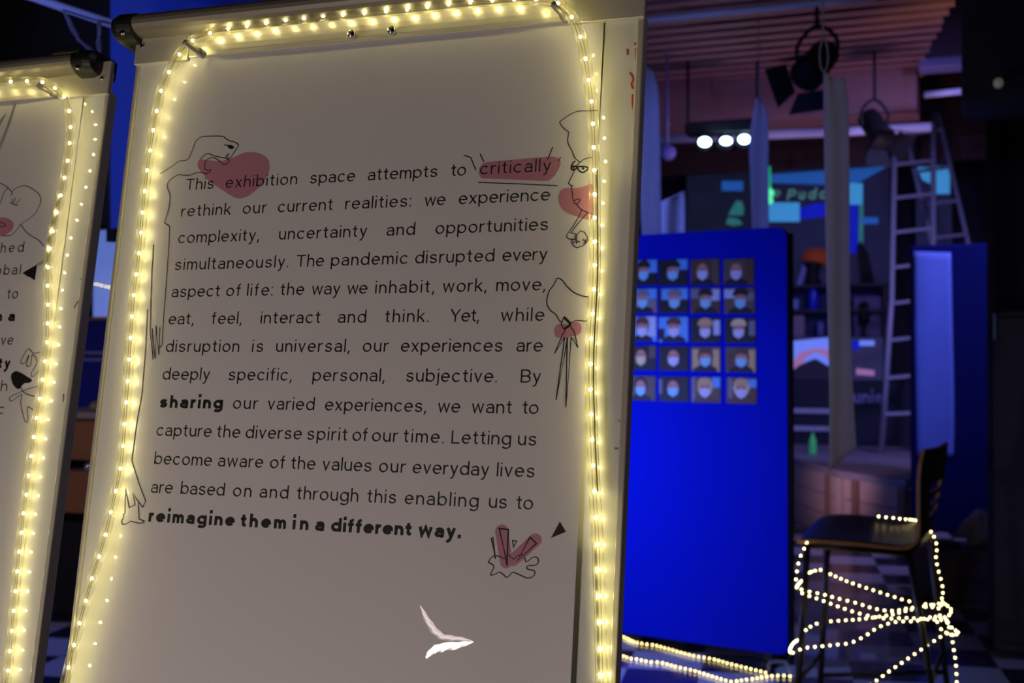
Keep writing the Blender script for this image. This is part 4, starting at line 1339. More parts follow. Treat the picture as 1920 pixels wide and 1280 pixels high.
# rope lights lying on the floor in front of the blue partition
G_ = lambda x, y: PZ(1150 + x / 5.19, 1140 + y / 5.19, .0075)
fl1 = [G_(-160, 190), G_(-30, 230), G_(100, 280), G_(200, 325), G_(300, 345), G_(400, 358), G_(500, 385), G_(600, 412), G_(700, 440), G_(800, 465), G_(900, 480), G_(1000, 500), G_(1100, 530), G_(1200, 555), G_(1300, 580), G_(1400, 604), G_(1470, 622), G_(1500, 632)]
fl2 = [G_(-160, 420), G_(-30, 440), G_(90, 462), G_(160, 485), G_(250, 498), G_(350, 520), G_(450, 525), G_(550, 550), G_(600, 565), G_(690, 585), G_(780, 605), G_(880, 635), G_(990, 670), G_(1090, 700), G_(1150, 713), G_(1215, 706), G_(1280, 694), G_(1350, 688), G_(1420, 675), G_(1485, 664), G_(1555, 655), G_(1625, 653), G_(1690, 655), G_(1720, 660)]
for pth, lab in ((fl1, 'lit rope light lying on the floor, strand nearest the blue partition'), (fl2, 'lit rope light lying on the floor, front strand ending by the clear hoop')):
    s = spline(pth, 5)
    rope_light(lab, [s], spaced(s, .0275, .01), LED_FLOOR, .0066, s[0], seg=8)
mb = MB()
H_ = lambda x, y, d: P(1150 + x / 5.19, 1140 + y / 5.19, d)
hp = [H_(1500, 652, 5.52), H_(1508, 600, 5.52), H_(1520, 535, 5.52), H_(1545, 520, 5.52), H_(1650, 518, 5.5), H_(1685, 540, 5.48), H_(1705, 600, 5.46), H_(1730, 650, 5.44), H_(1765, 700, 5.42)]
hp[0].z = .008; hp[-1].z = .008
mb.tube(spline(hp, 5), .0065, 8)
tag(mb.build('cable_hoop', M_CLEAR, loc=hp[0]), 'clear unlit hoop of cord standing on the floor at the rope light end', 'cord')

# ------------------------------------------------------------------ stage, ladder and clutter at the back
st_top = 0.60
f0 = PZ(1470, 962, 0); f1 = PZ(1568, 1012, 0)
stage_base = f1.copy()
stage = thing('stage_platform', stage_base, 'low wooden stage platform with boarded front behind the stool', 'stage')
zt = 0.527
corners = [PZ(1440, 846, zt), PZ(1570, 882, zt), PZ(1698, 901, zt)]
corners.append(corners[2] + RB * 1.3 + RA * .15)
back = [corners[2] + RB * 3.05 + RA * 1.1, corners[0] + RB * .95]
mb = MB(); mb.prism([V3((p.x, p.y, zt - .05)) for p in corners + back], (0, 0, .05))
mb.build('deck', pbr('stage_deck', (0.36, 0.32, 0.40), .5, noise=.2, scale=6), stage)
for i in range(3):
    a, b = corners[i], corners[i + 1]
    mb = MB()
    n = 3 if i < 2 else 1
    d = (b - a); nrm = V3((d.y, -d.x, 0)).normalized() * .012
    L = d.length
    # horizontal boards with gaps, framed by posts
    H = zt - .05
    for k in range(3):
        z0, z1_ = H * k / 3 + .006, H * (k + 1) / 3 - .002
        mb.hexa([V3((a.x, a.y, z0)), V3((b.x, b.y, z0)), V3((b.x, b.y, z0)) - nrm, V3((a.x, a.y, z0)) - nrm, V3((a.x, a.y, z1_)), V3((b.x, b.y, z1_)), V3((b.x, b.y, z1_)) - nrm, V3((a.x, a.y, z1_)) - nrm])
    mb.build('front_board', M_PALEW if i < 2 else M_BRN, stage)
    for t in ((.12, .9) if i == 0 else (.06, .30, .97)):
        p = a + d * t + nrm
        mb = MB(); mb.box(V3((p.x, p.y, H / 2)), d.normalized() * .035, nrm.normalized() * .012, (0, 0, H / 2))
        mb.build('post', M_PALEW if t < .2 else M_WOOD, stage)
# green bottle on the stage
gp = PZ(1524, 850, zt)
gl = lambda name, mb, m, loc, lab, cat, grp=None: tag(mb.build(name, m, loc=loc), lab, cat, grp)
mb = MB(); mb.lathe(gp, (0, 0, 1), [(.03, 0), (.032, .01), (.032, .12), (.014, .15), (.013, .18)], 14)
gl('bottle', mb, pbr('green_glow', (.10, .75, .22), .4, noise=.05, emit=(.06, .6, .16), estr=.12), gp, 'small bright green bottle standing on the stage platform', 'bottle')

# step ladder
LB = thing('step_ladder', V3((P(1720, 800, 10.6).x, P(1720, 800, 10.6).y, zt)), 'tall aluminium step ladder standing open on the stage', 'ladder')


def ladder_section(name, l, r, rung_ts, rad):
    sec = None
    mb = MB()
    for path in (l, r):
        mb.tube(path, rad, 6)
    sec = mb.build(name, M_LADDER, LB)
    for t in rung_ts:
        def along(path):
            L = [(path[i + 1] - path[i]).length for i in range(len(path) - 1)]
            s = t * sum(L)
            for i, x in enumerate(L):
                if s <= x: return path[i].lerp(path[i + 1], s / x)
                s -= x
            return path[-1]
        a, b = along(l), along(r)
        mb = MB(); mb.box((a + b) / 2, (b - a) / 2, V3((0, .035, 0)), V3((0, 0, .014)))
        mb.build('rung', M_LADDER, sec)


def grounded(p):
    q = p.copy(); q.z = zt
    return q


dl = 10.9
la = [P(1687, 216, dl + .36), P(1677, 300, dl + .2), P(1672, 560, dl - .25), P(1665, 660, dl - .4), PZ(1653, 850, zt)]
lb = [P(1750, 205, dl + .40), P(1750, 300, dl + .25), P(1750, 560, dl - .2), P(1748, 660, dl - .35), PZ(1742, 853, zt)]
ladder_section('front_frame', la, lb, [.05, .16, .263, .367, .47, .574, .678, .783, .885], .026)
lc = [P(1690, 216, dl + .44), grounded(P(1838, 842, dl + .40))]
ld = [P(1757, 205, dl + .47), grounded(P(1905, 850, dl + .42))]
ladder_section('rear_frame', lc, ld, [.06, .17, .27, .37, .47, .57, .67, .77, .88], .024)
mb = MB(); mb.box(P(1720, 205, dl + .45), V3((.19, 0, 0)), V3((0, .08, 0)), V3((0, 0, .03)))
mb.build('top_cap', M_BLKP, LB)

# second, dark partition with a pale strip hanging on it
PF2 = Frame(P(1862, 1000, 8.2), math.radians(24), 0); PF2.O.z = 0
u_l, u_r = PF2.uv(1706, 700)[0], PF2.uv(1872, 700)[0]
t2 = PF2.at(*PF2.uv(1790, 457)).z
pn2 = thing('partition_panel', PF2.at((u_l + u_r) / 2, 0, -.02), 'narrow dark blue partition behind the stool, white strip hanging on it', 'partition', 'felt partitions')
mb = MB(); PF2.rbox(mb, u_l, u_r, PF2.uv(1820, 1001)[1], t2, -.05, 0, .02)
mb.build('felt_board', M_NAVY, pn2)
for u in (u_l + .1, u_r - .1):
    mb = MB(); PF2.rbox(mb, u - .03, u + .03, 0, .03, -.25, .2, .006); PF2.rbox(mb, u - .02, u + .02, .025, .3, -.04, -.01, .004)
    mb.build('foot', M_BLK, pn2)


def hanging_sheet(name, pts_l, pts_r, fr, w, mat, label, cat, group=None, wave=.012, th=.0015, n=30, m=8):
    """cloth strip between a left and a right picture outline, on plane fr at offset w, with a gentle billow"""
    mb = MB()
    sl = spline([(x, y, 0) for x, y in pts_l], 8); sr_ = spline([(x, y, 0) for x, y in pts_r], 8)
    def pick(q, t):
        x = t * (len(q) - 1)
        k = min(int(x), len(q) - 2)
        return q[k].lerp(q[k + 1], x - k)

    g = []
    for i in range(n + 1):
        row = []
        for j in range(m + 1):
            p = pick(sl, i / n).lerp(pick(sr_, i / n), j / m)
            row.append(fr.hit(p.x, p.y, w + wave * math.sin(j / m * math.pi * 1.6 + i * .07) * .5 + wave * .6))
        g.append(row)
    N = m + 1
    vs = [p for r in g for p in r] + [p - fr.N * th for r in g for p in r]
    off = len(vs) // 2
    fs = []
    for i in range(n):
        for j in range(m):
            q = (i * N + j, i * N + j + 1, (i + 1) * N + j + 1, (i + 1) * N + j)
            fs += [q, tuple(off + k for k in q[::-1])]
    for i in range(n):
        for j in (0, m):
            fs.append((i * N + j, (i + 1) * N + j, off + (i + 1) * N + j, off + i * N + j))
    for i in (0, n):
        for j in range(m):
            fs.append((i * N + j, i * N + j + 1, off + i * N + j + 1, off + i * N + j))
    mb.add(vs, fs, 0, True)
    o = mb.build(name, mat, loc=g[0][m // 2])
    return tag(o, label, cat, group)


hanging_sheet('paper_strip', [(1713, 471), (1714, 600), (1717, 750), (1719, 854)], [(1783, 473), (1786, 620), (1789, 760), (1788, 856)], PF2, .004, pbr('blue_paper', (0.10, 0.17, 0.50), .8, noise=.05, scale=12), 'bluish white paper strip hanging on the dark partition behind the stool', 'strip', 'hanging strips', wave=.01)

# grey strip hanging in front of the ladder
GF = Frame(P(1575, 640, 4.1), math.radians(20), 0)
hanging_sheet('fabric_strip', [(1543, 132), (1547, 400), (1553, 640), (1555, 760), (1554, 885)], [(1566, 150), (1590, 182), (1594, 560), (1600, 740), (1606, 838)], GF, 0, M_STRIP, 'long grey fabric strip hanging on a cord in front of the ladder', 'strip', 'hanging strips', wave=.02)
mb = MB()
ct = GF.hit(1542, 128); tp = ct.copy(); tp.z = ZC
cpth = [tp, GF.hit(1543, 0), GF.hit(1543, 70)]
mb.tube(cpth, .0035, 6)
mb.tube(spline([GF.hit(1543, 70), GF.hit(1537, 95), GF.hit(1539, 125), GF.hit(1547, 133), GF.hit(1553, 110), GF.hit(1549, 80), GF.hit(1543, 70)], 4), .003, 6)
tag(mb.build('hanging_cord', pbr('cord', (.30, .28, .25), .8, noise=.1), loc=tp), 'looped cord holding up the long grey fabric strip', 'cord')

SF = Frame(P(1300, 300, 7.2), math.radians(21), 0)
hanging_sheet('fabric_strip', [(1196, 112), (1197, 300), (1204, 445)], [(1226, 134), (1236, 200), (1240, 445)], SF, 0, M_STRIP, 'fabric strip beside the flipchart edge, above the blue partition', 'strip', 'hanging strips', wave=.02)
hanging_sheet('fabric_strip', [(1418, 182), (1405, 260), (1407, 330), (1410, 440)], [(1428, 190), (1440, 225), (1441, 330), (1442, 440)], SF, .03, M_STRIP, 'fabric strip right of the three stage lights, above the blue partition', 'strip', 'hanging strips', wave=.02)
for (px, py) in ((1211, 118), (1423, 184)):
    p = SF.hit(px, py, .015); q = p.copy(); q.z = ZS + .02
    mb = MB(); mb.tube([q, p], .004, 6)
    tag(mb.build('hanging_cord', MATS['cord'], loc=q), 'cord from ceiling slats to the fabric strip ' + ('beside the flipchart edge' if px < 1300 else 'right of the three stage lights'), 'cord')
# curled bright sheet standing up behind the partition
hanging_sheet('paper_sheet', [(1239, 378), (1240, 410), (1242, 700), (1242, 1150)], [(1284, 357), (1285, 410), (1285, 700), (1285, 1150)], Frame(P(1260, 400, 6.75), math.radians(-8), 0), 0, M_SHEET, 'bright curled white sheet standing up behind the blue partition', 'sheet', None, wave=.05)

# pipes under the slats
def pipe(pts, r, label, mat=None, name='pipe'):
    mb = MB(); mb.tube(pts, r, 10)
    return tag(mb.build(name, mat or M_PIPE, loc=pts[0]), label, 'pipe', 'ceiling pipes')


pipe([P(1130, 45, 7.3), P(1212, 37, 7.2), P(1525, 6, 6.9), P(1640, -6, 6.8)], .022, 'pale pipe crossing below the ceiling slats at the top of the photo')
pipe([P(1215, 262, 9.9), P(1400, 254, 9.75), P(1560, 248, 9.6), P(1745, 238, 9.45)], .036, 'pale pipe at the level of the three stage lights')
pipe([P(1733, 178, 9.0), P(1802, 171, 8.9)], .024, 'short pale pipe beside the black loudspeaker')
mb = MB(); mb.rbox(P(1765, 122, 9.3), RA * .16, RB * .12, V3((0, 0, .038)), .01)
tag(mb.build('cable_tray', pbr('tray_blue', (.25, .25, .5), .6, noise=.1), loc=P(1765, 122, 9.3)), 'bluish boxed tray above the short pale pipe', 'tray')
mb = MB(); mb.rbox(P(1775, 60, 9.6), RA * .22, RB * .05, V3((0, 0, .21)), .01)
tag(mb.build('duct_panel', pbr('duct_blue', (.10, .11, .22), .7, noise=.1), loc=P(1775, 60, 9.6)), 'dim bluish panel at the stepped ends of the slats', 'panel')


# stage lamps
def fresnel(px, py, d, s, label, aim):
    c = P(px, py, d)
    root = thing('stage_lamp', V3((c.x, c.y, c.z + .30 * s)), label, 'stage lamp', 'black stage lamps')
    ax = V3(aim).normalized()
    mb = MB(); mb.lathe(c - ax * .14 * s, ax, [(.05 * s, 0), (.085 * s, .02 * s), (.09 * s, .24 * s), (.10 * s, .26 * s), (.10 * s, .29 * s)], 16)
    mb.build('housing', M_BLK, root)
    u = ax.cross(V3((0, 0, 1))).normalized(); v = u.cross(ax)
    f = c + ax * .15 * s
    for du in (u, -u, v, -v):
        w = v if abs(du.dot(u)) > .5 else u
        a = f + du * .10 * s; b = a + ax * .11 * s + du * .07 * s
        mb = MB(); mb.prism([a - w * .09 * s, a + w * .09 * s, b + w * .12 * s, b - w * .12 * s], ax.cross(w).normalized() * .003)
        mb.build('barn_door', M_BLK, root)
    mb = MB(); mb.tube(spline([c + u * .115 * s, c + u * .12 * s + V3((0, 0, .12 * s)), c + V3((0, 0, .21 * s)), c - u * .12 * s + V3((0, 0, .12 * s)), c - u * .115 * s], 5), .012 * s, 6)
    mb.tube([c + V3((0, 0, .2 * s)), V3((c.x, c.y, ZS + .01 if d > 7.6 else ZC))], .012 * s, 6)
    mb.build('yoke', M_BLK, root)
    return root


fresnel(1532, 118, 7.0, 1.0, 'black stage lamp with barn doors above the grey fabric strip', (-.45, -.5, -.5))
fresnel(1640, 238, 9.0, .95, 'smaller black stage lamp left of the ladder top', (.2, -.5, -.6))
# bar of three bright spots
spots = thing('spot_bar', P(1360, 240, 9.3), 'black lamp bar with three bright bluish white spots', 'stage lamp')
mb = MB(); mb.rbox(P(1357, 240, 9.3), RA * .28, RB * .08, V3((0, 0, .05)), .015)
mb.build('housing', M_BLK, spots)
mb = MB()
for px in (1290, 1420):
    p = P(px, 235, 9.32); mb.tube([p, V3((p.x, p.y, ZS + .02))], .012, 6)
mb.build('hanger', M_BLK, spots)
M_SPOT = glow('spot_white', (.45, .72, 1.0), 14)
for px, py, rx, rz in ((1321, 266.5, .047, .036), (1361, 264.5, .044, .030), (1395, 261.5, .044, .034)):
    p = P(px, py, 9.2)
    mb = MB(); mb.lathe(p + V3((0, .05, 0)), (-.1, -1, -.12), [(.03, -.06), (.06, -.03), (.062, .02)], 14)
    mb.build('lamp_can', M_BLK, spots)
    mb = MB(); mb.ball(p - V3((.0, .01, 0)), rx, .02, rz, 12)
    mb.build('lens', M_SPOT, spots)
for px, py, sz, lab in ((1252, 285, .05, 'small lamp head lit violet, left of the three bright spots'),):
    p = P(px, py, 9.0)
    mb = MB(); mb.lathe(p, (.3, -1, -.5), [(.03, -.1), (.05, -.06), (.055, .03), (.02, .035)], 12); mb.tube([p + V3((0, .03, .04)), V3((p.x, p.y + .03, ZS + .02))], .01, 6)
    tag(mb.build('lamp_head', pbr('violet_lit_enamel', (.30, .28, .75), .4, noise=.1), loc=p), lab, 'stage lamp')  # violet light on the lamp head is put into its base colour

# back screens
BF = Frame(RB * 12.95, RHO, 0); BF.O.z = 0
scr = lambda c, e, nm: pbr(nm, c, .6, noise=.15, scale=8, emit=c, estr=e)
M_CYAN, M_SKYB, M_DEEP, M_DSCR, M_TEAL, M_TXT, M_NAV = (scr((.06, .34, .75), .62, 's_cyan'), scr((.02, .12, .50), .55, 's_sky'), scr((.004, .01, .42), .8, 's_deep'), scr((.010, .013, .035), .5, 's_dark'),
                                                        scr((.05, .30, .30), .35, 's_teal'), scr((.12, .36, .30), .38, 's_text'), scr((.012, .012, .05), .6, 's_navy'))


def screen(name, label, x0, x1, y0, y1, base, patches, words=(), cat='screen', fr=None, w=.02):
    fr = fr or BF
    u0, v1 = fr.uv(x0, (y0 + y1) / 2)[0], fr.uv((x0 + x1) / 2, y0)[1]
    u1, v0 = fr.uv(x1, (y0 + y1) / 2)[0], fr.uv((x0 + x1) / 2, y1)[1]
    root = thing(name, fr.at((u0 + u1) / 2, v0, 0), label, cat)
    mb = MB(); fr.rbox(mb, u0, u1, v0, v1, 0, w, .008)
    mb.build('backing', base, root)
    z = w
    for i, (poly, m) in enumerate(patches):
        z += .0015
        mb = MB(); mb.add([fr.at(*fr.uv(x, y), z) for x, y in poly], [list(range(len(poly)))])
        mb.build('picture_area', m, root)
    if words:
        mb = MB()
        for word, x0_, x1_, y, xh, t, sl in words:
            a, b = fr.uv(x0_, y), fr.uv(x1_, y)
            set_word(mb, word, a[0], b[0], a[1], xh, t, 1.0, lambda u, v, zz: fr.at(u, v, zz), z + .003, slant=sl)
        mb.build('lettering', words_mat, root)
    return root


R4 = lambda x0, y0, x1, y1: [(x0, y0), (x1, y0), (x1, y1), (x0, y1)]
words_mat = M_TXT
screen('projection_screen', 'dim dark screen behind the blue partition, blue block and teal figure on it', 1288, 1408, 322, 470, M_DSCR,
       [(R4(1354, 340, 1394, 358), M_SKYB), ([(1372, 392), (1382, 376), (1392, 378), (1396, 392), (1394, 404), (1366, 404)], M_TEAL), ([(1366, 408), (1384, 410), (1394, 420), (1376, 424), (1362, 420)], M_TEAL)]
       + [(R4(1296, y, x, y + 3), M_NAV) for y, x in ((366, 1330), (373, 1330), (380, 1338), (387, 1334), (393, 1310))])
screen('projection_screen', 'glowing screen with green lettering between two fabric strips', 1410, 1668, 306, 575, M_NAV,
       [([(1440, 328), (1665, 312), (1640, 326), (1600, 348), (1440, 343)], M_SKYB), (R4(1440, 380, 1500, 416), M_CYAN), ([(1500, 390), (1530, 382), (1600, 382), (1600, 400), (1500, 412)], M_DEEP), (R4(1590, 344, 1618, 384), M_CYAN),
        (R4(1590, 385, 1609, 475), M_DEEP), ([(1612, 385), (1619, 385), (1619, 458), (1610, 458)], M_TEAL), (R4(1615, 408, 1647, 420), M_SKYB)],
       [('e', 1447, 1463, 371, .075, .2, .2), ('Puddi', 1476, 1560, 376, .080, .24, .2)])
screen('projection_screen', 'bright cyan screen corner seen through the ladder rungs', 1717, 1785, 308, 470, M_NAV, [([(1720, 314), (1745, 314), (1745, 345), (1730, 338)], M_CYAN), (R4(1755, 312, 1781, 364), M_CYAN)])
# green light with two bulbs, its vertical glow beam built as an emitting tube
gr = thing('green_light', P(1442, 384, 11.4), 'small green light, its vertical glow beam built as a tube, beside the fabric strip', 'light')
mb = MB(); mb.tube([P(1442, 372, 11.4), P(1443, 312, 11.4)], [.022, .010], 8)
mb.build('glow_beam', pbr('green_glow_beam', (.02, .5, .25), .5, noise=.05, emit=(.01, .42, .20), estr=.7), gr)
for py, r in ((362, .042), (376, .034)):
    mb = MB(); mb.ball(P(1443, py, 11.38), r, n=12)
    mb.build('bulb', glow('green_bulb', (.12, 1.0, .48), 1.0), gr)
mb = MB(); q = P(1443, 312, 11.4); mb.tube([q, V3((q.x, q.y, ZC))], .006, 6)
mb.build('cord', M_BLK, gr)

# dark display counter with a lit picture panel
CF = Frame(P(1570, 760, 11.9), RHO, 0); CF.O.z = 0
cu0, cu1 = CF.uv(1440, 760)[0], CF.uv(1716, 760)[0]
cv = CF.uv(1570, 712)[1]
M_CNT = pbr('counter_black', (.018, .018, .04), .6, noise=.2)
cnt = thing('display_counter', CF.at((cu0 + cu1) / 2, 0, 0), 'dark display counter with pale lettering and two pale rails behind the stage', 'counter')
mb = MB(); CF.rbox(mb, cu0, cu1, 0, cv, -.4, 0, .02)
mb.build('cabinet', M_CNT, cnt)
for py in (770, 803):
    a, b = CF.uv(1478, py)[0], CF.uv(1560, py)[0]; v = CF.uv(1520, py)[1]
    mb = MB(); CF.rbox(mb, a, b, v - .026, v + .026, 0, .05, .01)
    mb.build('rail', M_PIPE, cnt)
mb = MB()
a, b = CF.uv(1600, 755), CF.uv(1656, 755)
set_word(mb, 'unie', a[0], b[0], a[1], .085, .22, 1.0, lambda u, v, z: CF.at(u, v, z), .003)
mb.build('lettering', pbr('letter_blue', (.45, .45, .8), .6, noise=.05), cnt)
S1, S2, S3 = scr((.16, .24, .85), .75, 's_bluewhite'), scr((.42, .20, .40), .55, 's_pinkish'), scr((.012, .010, .03), .4, 's_mountain')
CF3 = Frame(CF.O - CF.N * .06, RHO, 0)
screen('picture_display', 'lit picture display of a dark mountain against pink and blue sky on the counter', 1476, 1656, 632, 713, scr((.03, .03, .10), .5, 's_dusk'),
       [([(1478, 640), (1558, 632), (1570, 632), (1570, 690), (1478, 695)], S1), ([(1480, 690), (1500, 660), (1530, 652), (1555, 655), (1570, 670), (1570, 700), (1480, 700)], S2), ([(1500, 690), (1515, 668), (1530, 660), (1548, 668), (1565, 690)], S1),
        ([(1478, 712), (1484, 696), (1500, 684), (1518, 676), (1530, 672), (1550, 684), (1572, 692), (1572, 712)], S3),
        (R4(1598, 638, 1614, 655), M_DEEP), (R4(1612, 638, 1640, 648), S1), ([(1606, 690), (1640, 694), (1640, 704), (1606, 702)], S2)], cat='picture', fr=CF3)
# shelf unit above, with small things standing on it
shelf_f = Frame(P(1570, 600, 12.3), RHO, 0); shelf_f.O.z = 0
su0, su1 = shelf_f.uv(1440, 600)[0], shelf_f.uv(1664, 600)[0]
shl = thing('shelf_unit', shelf_f.at((su0 + su1) / 2, 0, -.1), 'dark shelf unit between the blue partition and the ladder, small things on it', 'shelf')
mb = MB(); shelf_f.box(mb, su0, su1, 0, shelf_f.uv(1570, 530)[1], -.28, -.26)
mb.build('back_panel', pbr('shelf_navy', (.03, .03, .12), .7, noise=.2), shl)
SHV = [shelf_f.uv(1570, y)[1] for y in (631, 579, 532)]
for v in SHV:
    mb = MB(); shelf_f.box(mb, su0, su1, v - .03, v, -.26, -.02)
    mb.build('board', pbr('shelf_dark', (.05, .035, .05), .6, noise=.2), shl)
for u in (su0 + .02, su1 - .02):
    mb = MB(); shelf_f.box(mb, u - .02, u + .02, 0, SHV[2], -.26, -.02)
    mb.build('side', pbr('shelf_dark', (.05, .035, .05)), shl)


def on_shelf(k, px, w=-.15):
    return shelf_f.at(shelf_f.uv(px, 600, w)[0], SHV[k], w)


p = on_shelf(1, 1525)
mb = MB(); mb.lathe(p, (0, 0, 1), [(.045, 0), (.05, .01), (.05, .17), (.04, .20), (.042, .23)], 14)
gl('bottle', mb, pbr('blue_bottle', (.02, .04, .8), .3, noise=.05), p, 'bright blue bottle on the shelf left of the grey fabric strip', 'bottle')
p = on_shelf(1, 1488)
mb = MB(); mb.lathe(p, (0, 0, 1), [(.045, 0), (.06, .02), (.06, .11), (.055, .11), (.05, .02), (.005, .015)], 14)
gl('mug', mb, pbr('pale_mug', (.35, .45, .85), .4, noise=.05), p, 'pale blue mug on the shelf next to the blue bottle', 'mug')
p = on_shelf(0, 1494)
mb = MB(); mb.rbox(p + V3((0, 0, .11)), RA * .08, RB * .05, V3((0, 0, .11)), .01)
gl('carton', mb, pbr('pink_carton', (.45, .30, .36), .7, noise=.1), p, 'pinkish square carton on the lower shelf under the mug', 'box')
p = on_shelf(0, 1538)
mb = MB(); mb.lathe(p, (0, 0, 1), [(.03, 0), (.035, .02), (.035, .13), (.02, .16)], 12)
gl('jar', mb, pbr('violet_jar', (.22, .20, .5), .4, noise=.05), p, 'small violet jar on the lower shelf beside the grey fabric strip', 'jar')
p = on_shelf(0, 1630)
mb = MB(); mb.rbox(p + V3((0, 0, .20)), RA * .15, RB * .02, V3((0, 0, .20)), .008)
gl('picture_board', mb, pbr('mauve_board', (.20, .16, .30), .7, noise=.1), p, 'mauve board standing on the lower shelf right of the grey strip', 'board')
p = on_shelf(0, 1620, -.06)
mb = MB(); mb.lathe(p, (0, 0, 1), [(.05, 0), (.05, .015), (.012, .03), (.012, .10), (.05, .14), (.055, .25), (.04, .33), (.02, .35)], 14)
gl('statuette', mb, M_BLK, p, 'black statuette silhouetted against the mauve board', 'figurine')
p = on_shelf(2, 1618, -.1)
mb = MB()
mb.prism([p + RA * x + V3((0, 0, z)) for x, z in ((-.02, 0), (-.06, .38), (-.02, .43), (.05, .30), (.11, 0))], RB * .05)
gl('wedge_ornament', mb, M_BLK, p, 'black pointed wedge shape on the top shelf right of the grey strip', 'ornament')
p = on_shelf(2, 1524, -.1)
mb = MB()
mb.lathe(p + V3((.03, 0, .22)), (.25, 0, 1), [(.145, 0), (.15, .03), (.13, .09), (.08, .14), (.02, .155)], 16)
orr = tag(mb.build('orange_cap', pbr('orange_knit', (.75, .12, .02), .8, noise=.15, emit=(.6, .09, .01), estr=.05), loc=p), 'orange rounded cap shape on the top shelf left of the grey strip', 'cap')
mb = MB(); mb.lathe(p, (0, 0, 1), [(.08, 0), (.09, .02), (.06, .08), (.07, .16), (.11, .225)], 14)
gl('display_stand', mb, M_BLK, p, 'black rounded stand carrying the orange cap on the top shelf', 'stand')
p2 = on_shelf(2, 1500, -.05)
mb = MB(); mb.box(p2 + V3((.03, 0, .13)), V3((.025, 0, .0)), V3((0, .01, 0)), V3((.04, 0, .13)))
gl('paper_tag', mb, pbr('violet_paper', (.35, .33, .75), .7, noise=.05), p2, 'pale violet slip leaning beside the orange cap', 'paper')

# ------------------------------------------------------------------ right edge: pillar, cabinet, loudspeaker
def along(p, a, b, z):          # a point offset along the room axes
    return V3((p.x, p.y, 0)) + RA * a + RB * b + V3((0, 0, z))


pc = P(1851, 640, 6.15)
mb = MB(); mb.rbox(along(pc, .4, .35, ZC / 2), RA * .4, RB * .35, (0, 0, ZC / 2), .01)
struct(mb.build('wall_pillar', pbr('pillar_navy', (.016, .018, .05), .8, noise=.15, scale=5)))
cc = P(1863, 640, 5.75)
z1c = P(1880, 583, 5.75).z
cab = thing('tall_cabinet', along(cc, .4, .19, 0), 'tall dark brown cabinet at the right edge below the loudspeaker', 'cabinet')
mb = MB(); mb.rbox(along(cc, .4, .19, z1c / 2 + .02), RA * .4, RB * .18, (0, 0, z1c / 2 - .02), .008)
mb.build('carcass', M_BRN, cab)
mb = MB(); mb.rbox(along(cc, .22, 0, z1c / 2 + .03), RA * .20, RB * .009, (0, 0, z1c / 2 - .06), .004)
dr = mb.build('door', M_BRN, cab)
mb = MB(); mb.tube([along(cc, .36, -.03, 1.0), along(cc, .36, -.03, 1.16)], .007, 8)
mb.build('handle', M_STEEL, dr)
mb = MB(); mb.box(along(cc, .4, .20, .02), RA * .38, RB * .15, (0, 0, .02))
mb.build('plinth', M_BLK, cab)
ql = P(1863, 612, 5.75)
mb = MB(); mb.box(along(cc, .004, .01, ql.z), RA * .006, RB * .012, (0, 0, .06))
mb.build('edge_label', pbr('pale_label', (.2, .22, .25), .6, noise=.05), cab)
ss = P(1803, 195, 5.45)
sz0 = ss.z
spk = thing('loudspeaker', along(ss, .32, .25, sz0), 'black loudspeaker box hung high at the right edge', 'loudspeaker')
mb = MB(); mb.rbox(along(ss, .32, .25, sz0 + .45), RA * .32, RB * .24, (0, 0, .45), .015)
mb.build('cabinet', M_BLK, spk)
mb = MB(); mb.rbox(along(ss, .32, .005, sz0 + .45), RA * .29, RB * .008, (0, 0, .42), .006)
mb.build('grille', pbr('grille_black', (.006, .006, .006), .8, noise=.4, scale=400), spk)
kk = P(1872, 155, 5.37)
mb = MB(); mb.lathe(V3((kk.x, kk.y, kk.z)), -RB, [(.02, -.03), (.02, .008), (.014, .014)], 14)
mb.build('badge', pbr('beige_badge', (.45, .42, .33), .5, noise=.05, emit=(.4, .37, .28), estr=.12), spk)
mb = MB(); mb.tube([along(ss, .32, .3, sz0 + .88), along(ss, .32, .3, ZC)], .02, 8)
mb.build('bracket', M_STEEL, spk)

# low plinth and bag beside the cabinet
pz = 0.29
q0 = P(1752, 1100, 7.1); q1 = P(1866, 1103, 7.1)
mb = MB(); mb.rbox(V3(((q0.x + q1.x) / 2 + .06, 7.25, .145)), (.24, 0, 0), (0, .22, 0), (0, 0, .145), .01)
plw = pbr('plinth_mauve', (.11, .08, .11), .6, noise=.15)
tag(mb.build('low_plinth', plw, loc=V3(((q0.x + q1.x) / 2, 7.25, 0))), 'low dark plinth on the floor between stool and brown cabinet', 'plinth')
bp = V3((P(1832, 1040, 7.2).x, 7.2, .29))
mb = MB()
random.seed(3)
mb.ball(bp + V3((0, 0, .11)), .10, .08, .11, 14)
for i, v in enumerate(mb.v):
    d = v - bp
    v.x += .025 * math.sin(d.z * 40 + d.y * 30); v.y += .02 * math.sin(d.x * 50)
    if d.z > .12: v.x = bp.x + (v.x - bp.x) * .75
tag(mb.build('crumpled_bag', pbr('grey_bag', (.34, .33, .42), .6, noise=.15), loc=bp), 'crumpled pale bag on the low plinth beside the brown cabinet', 'bag')
mb = MB(); mb.rbox(V3((bp.x - .19, 7.16, .31)), (.06, 0, 0), (0, .06, 0), (0, 0, .02), .006)
tag(mb.build('dark_box', M_BLK, loc=V3((bp.x - .19, 7.16, .29))), 'flat black box on the low plinth left of the crumpled bag', 'box')

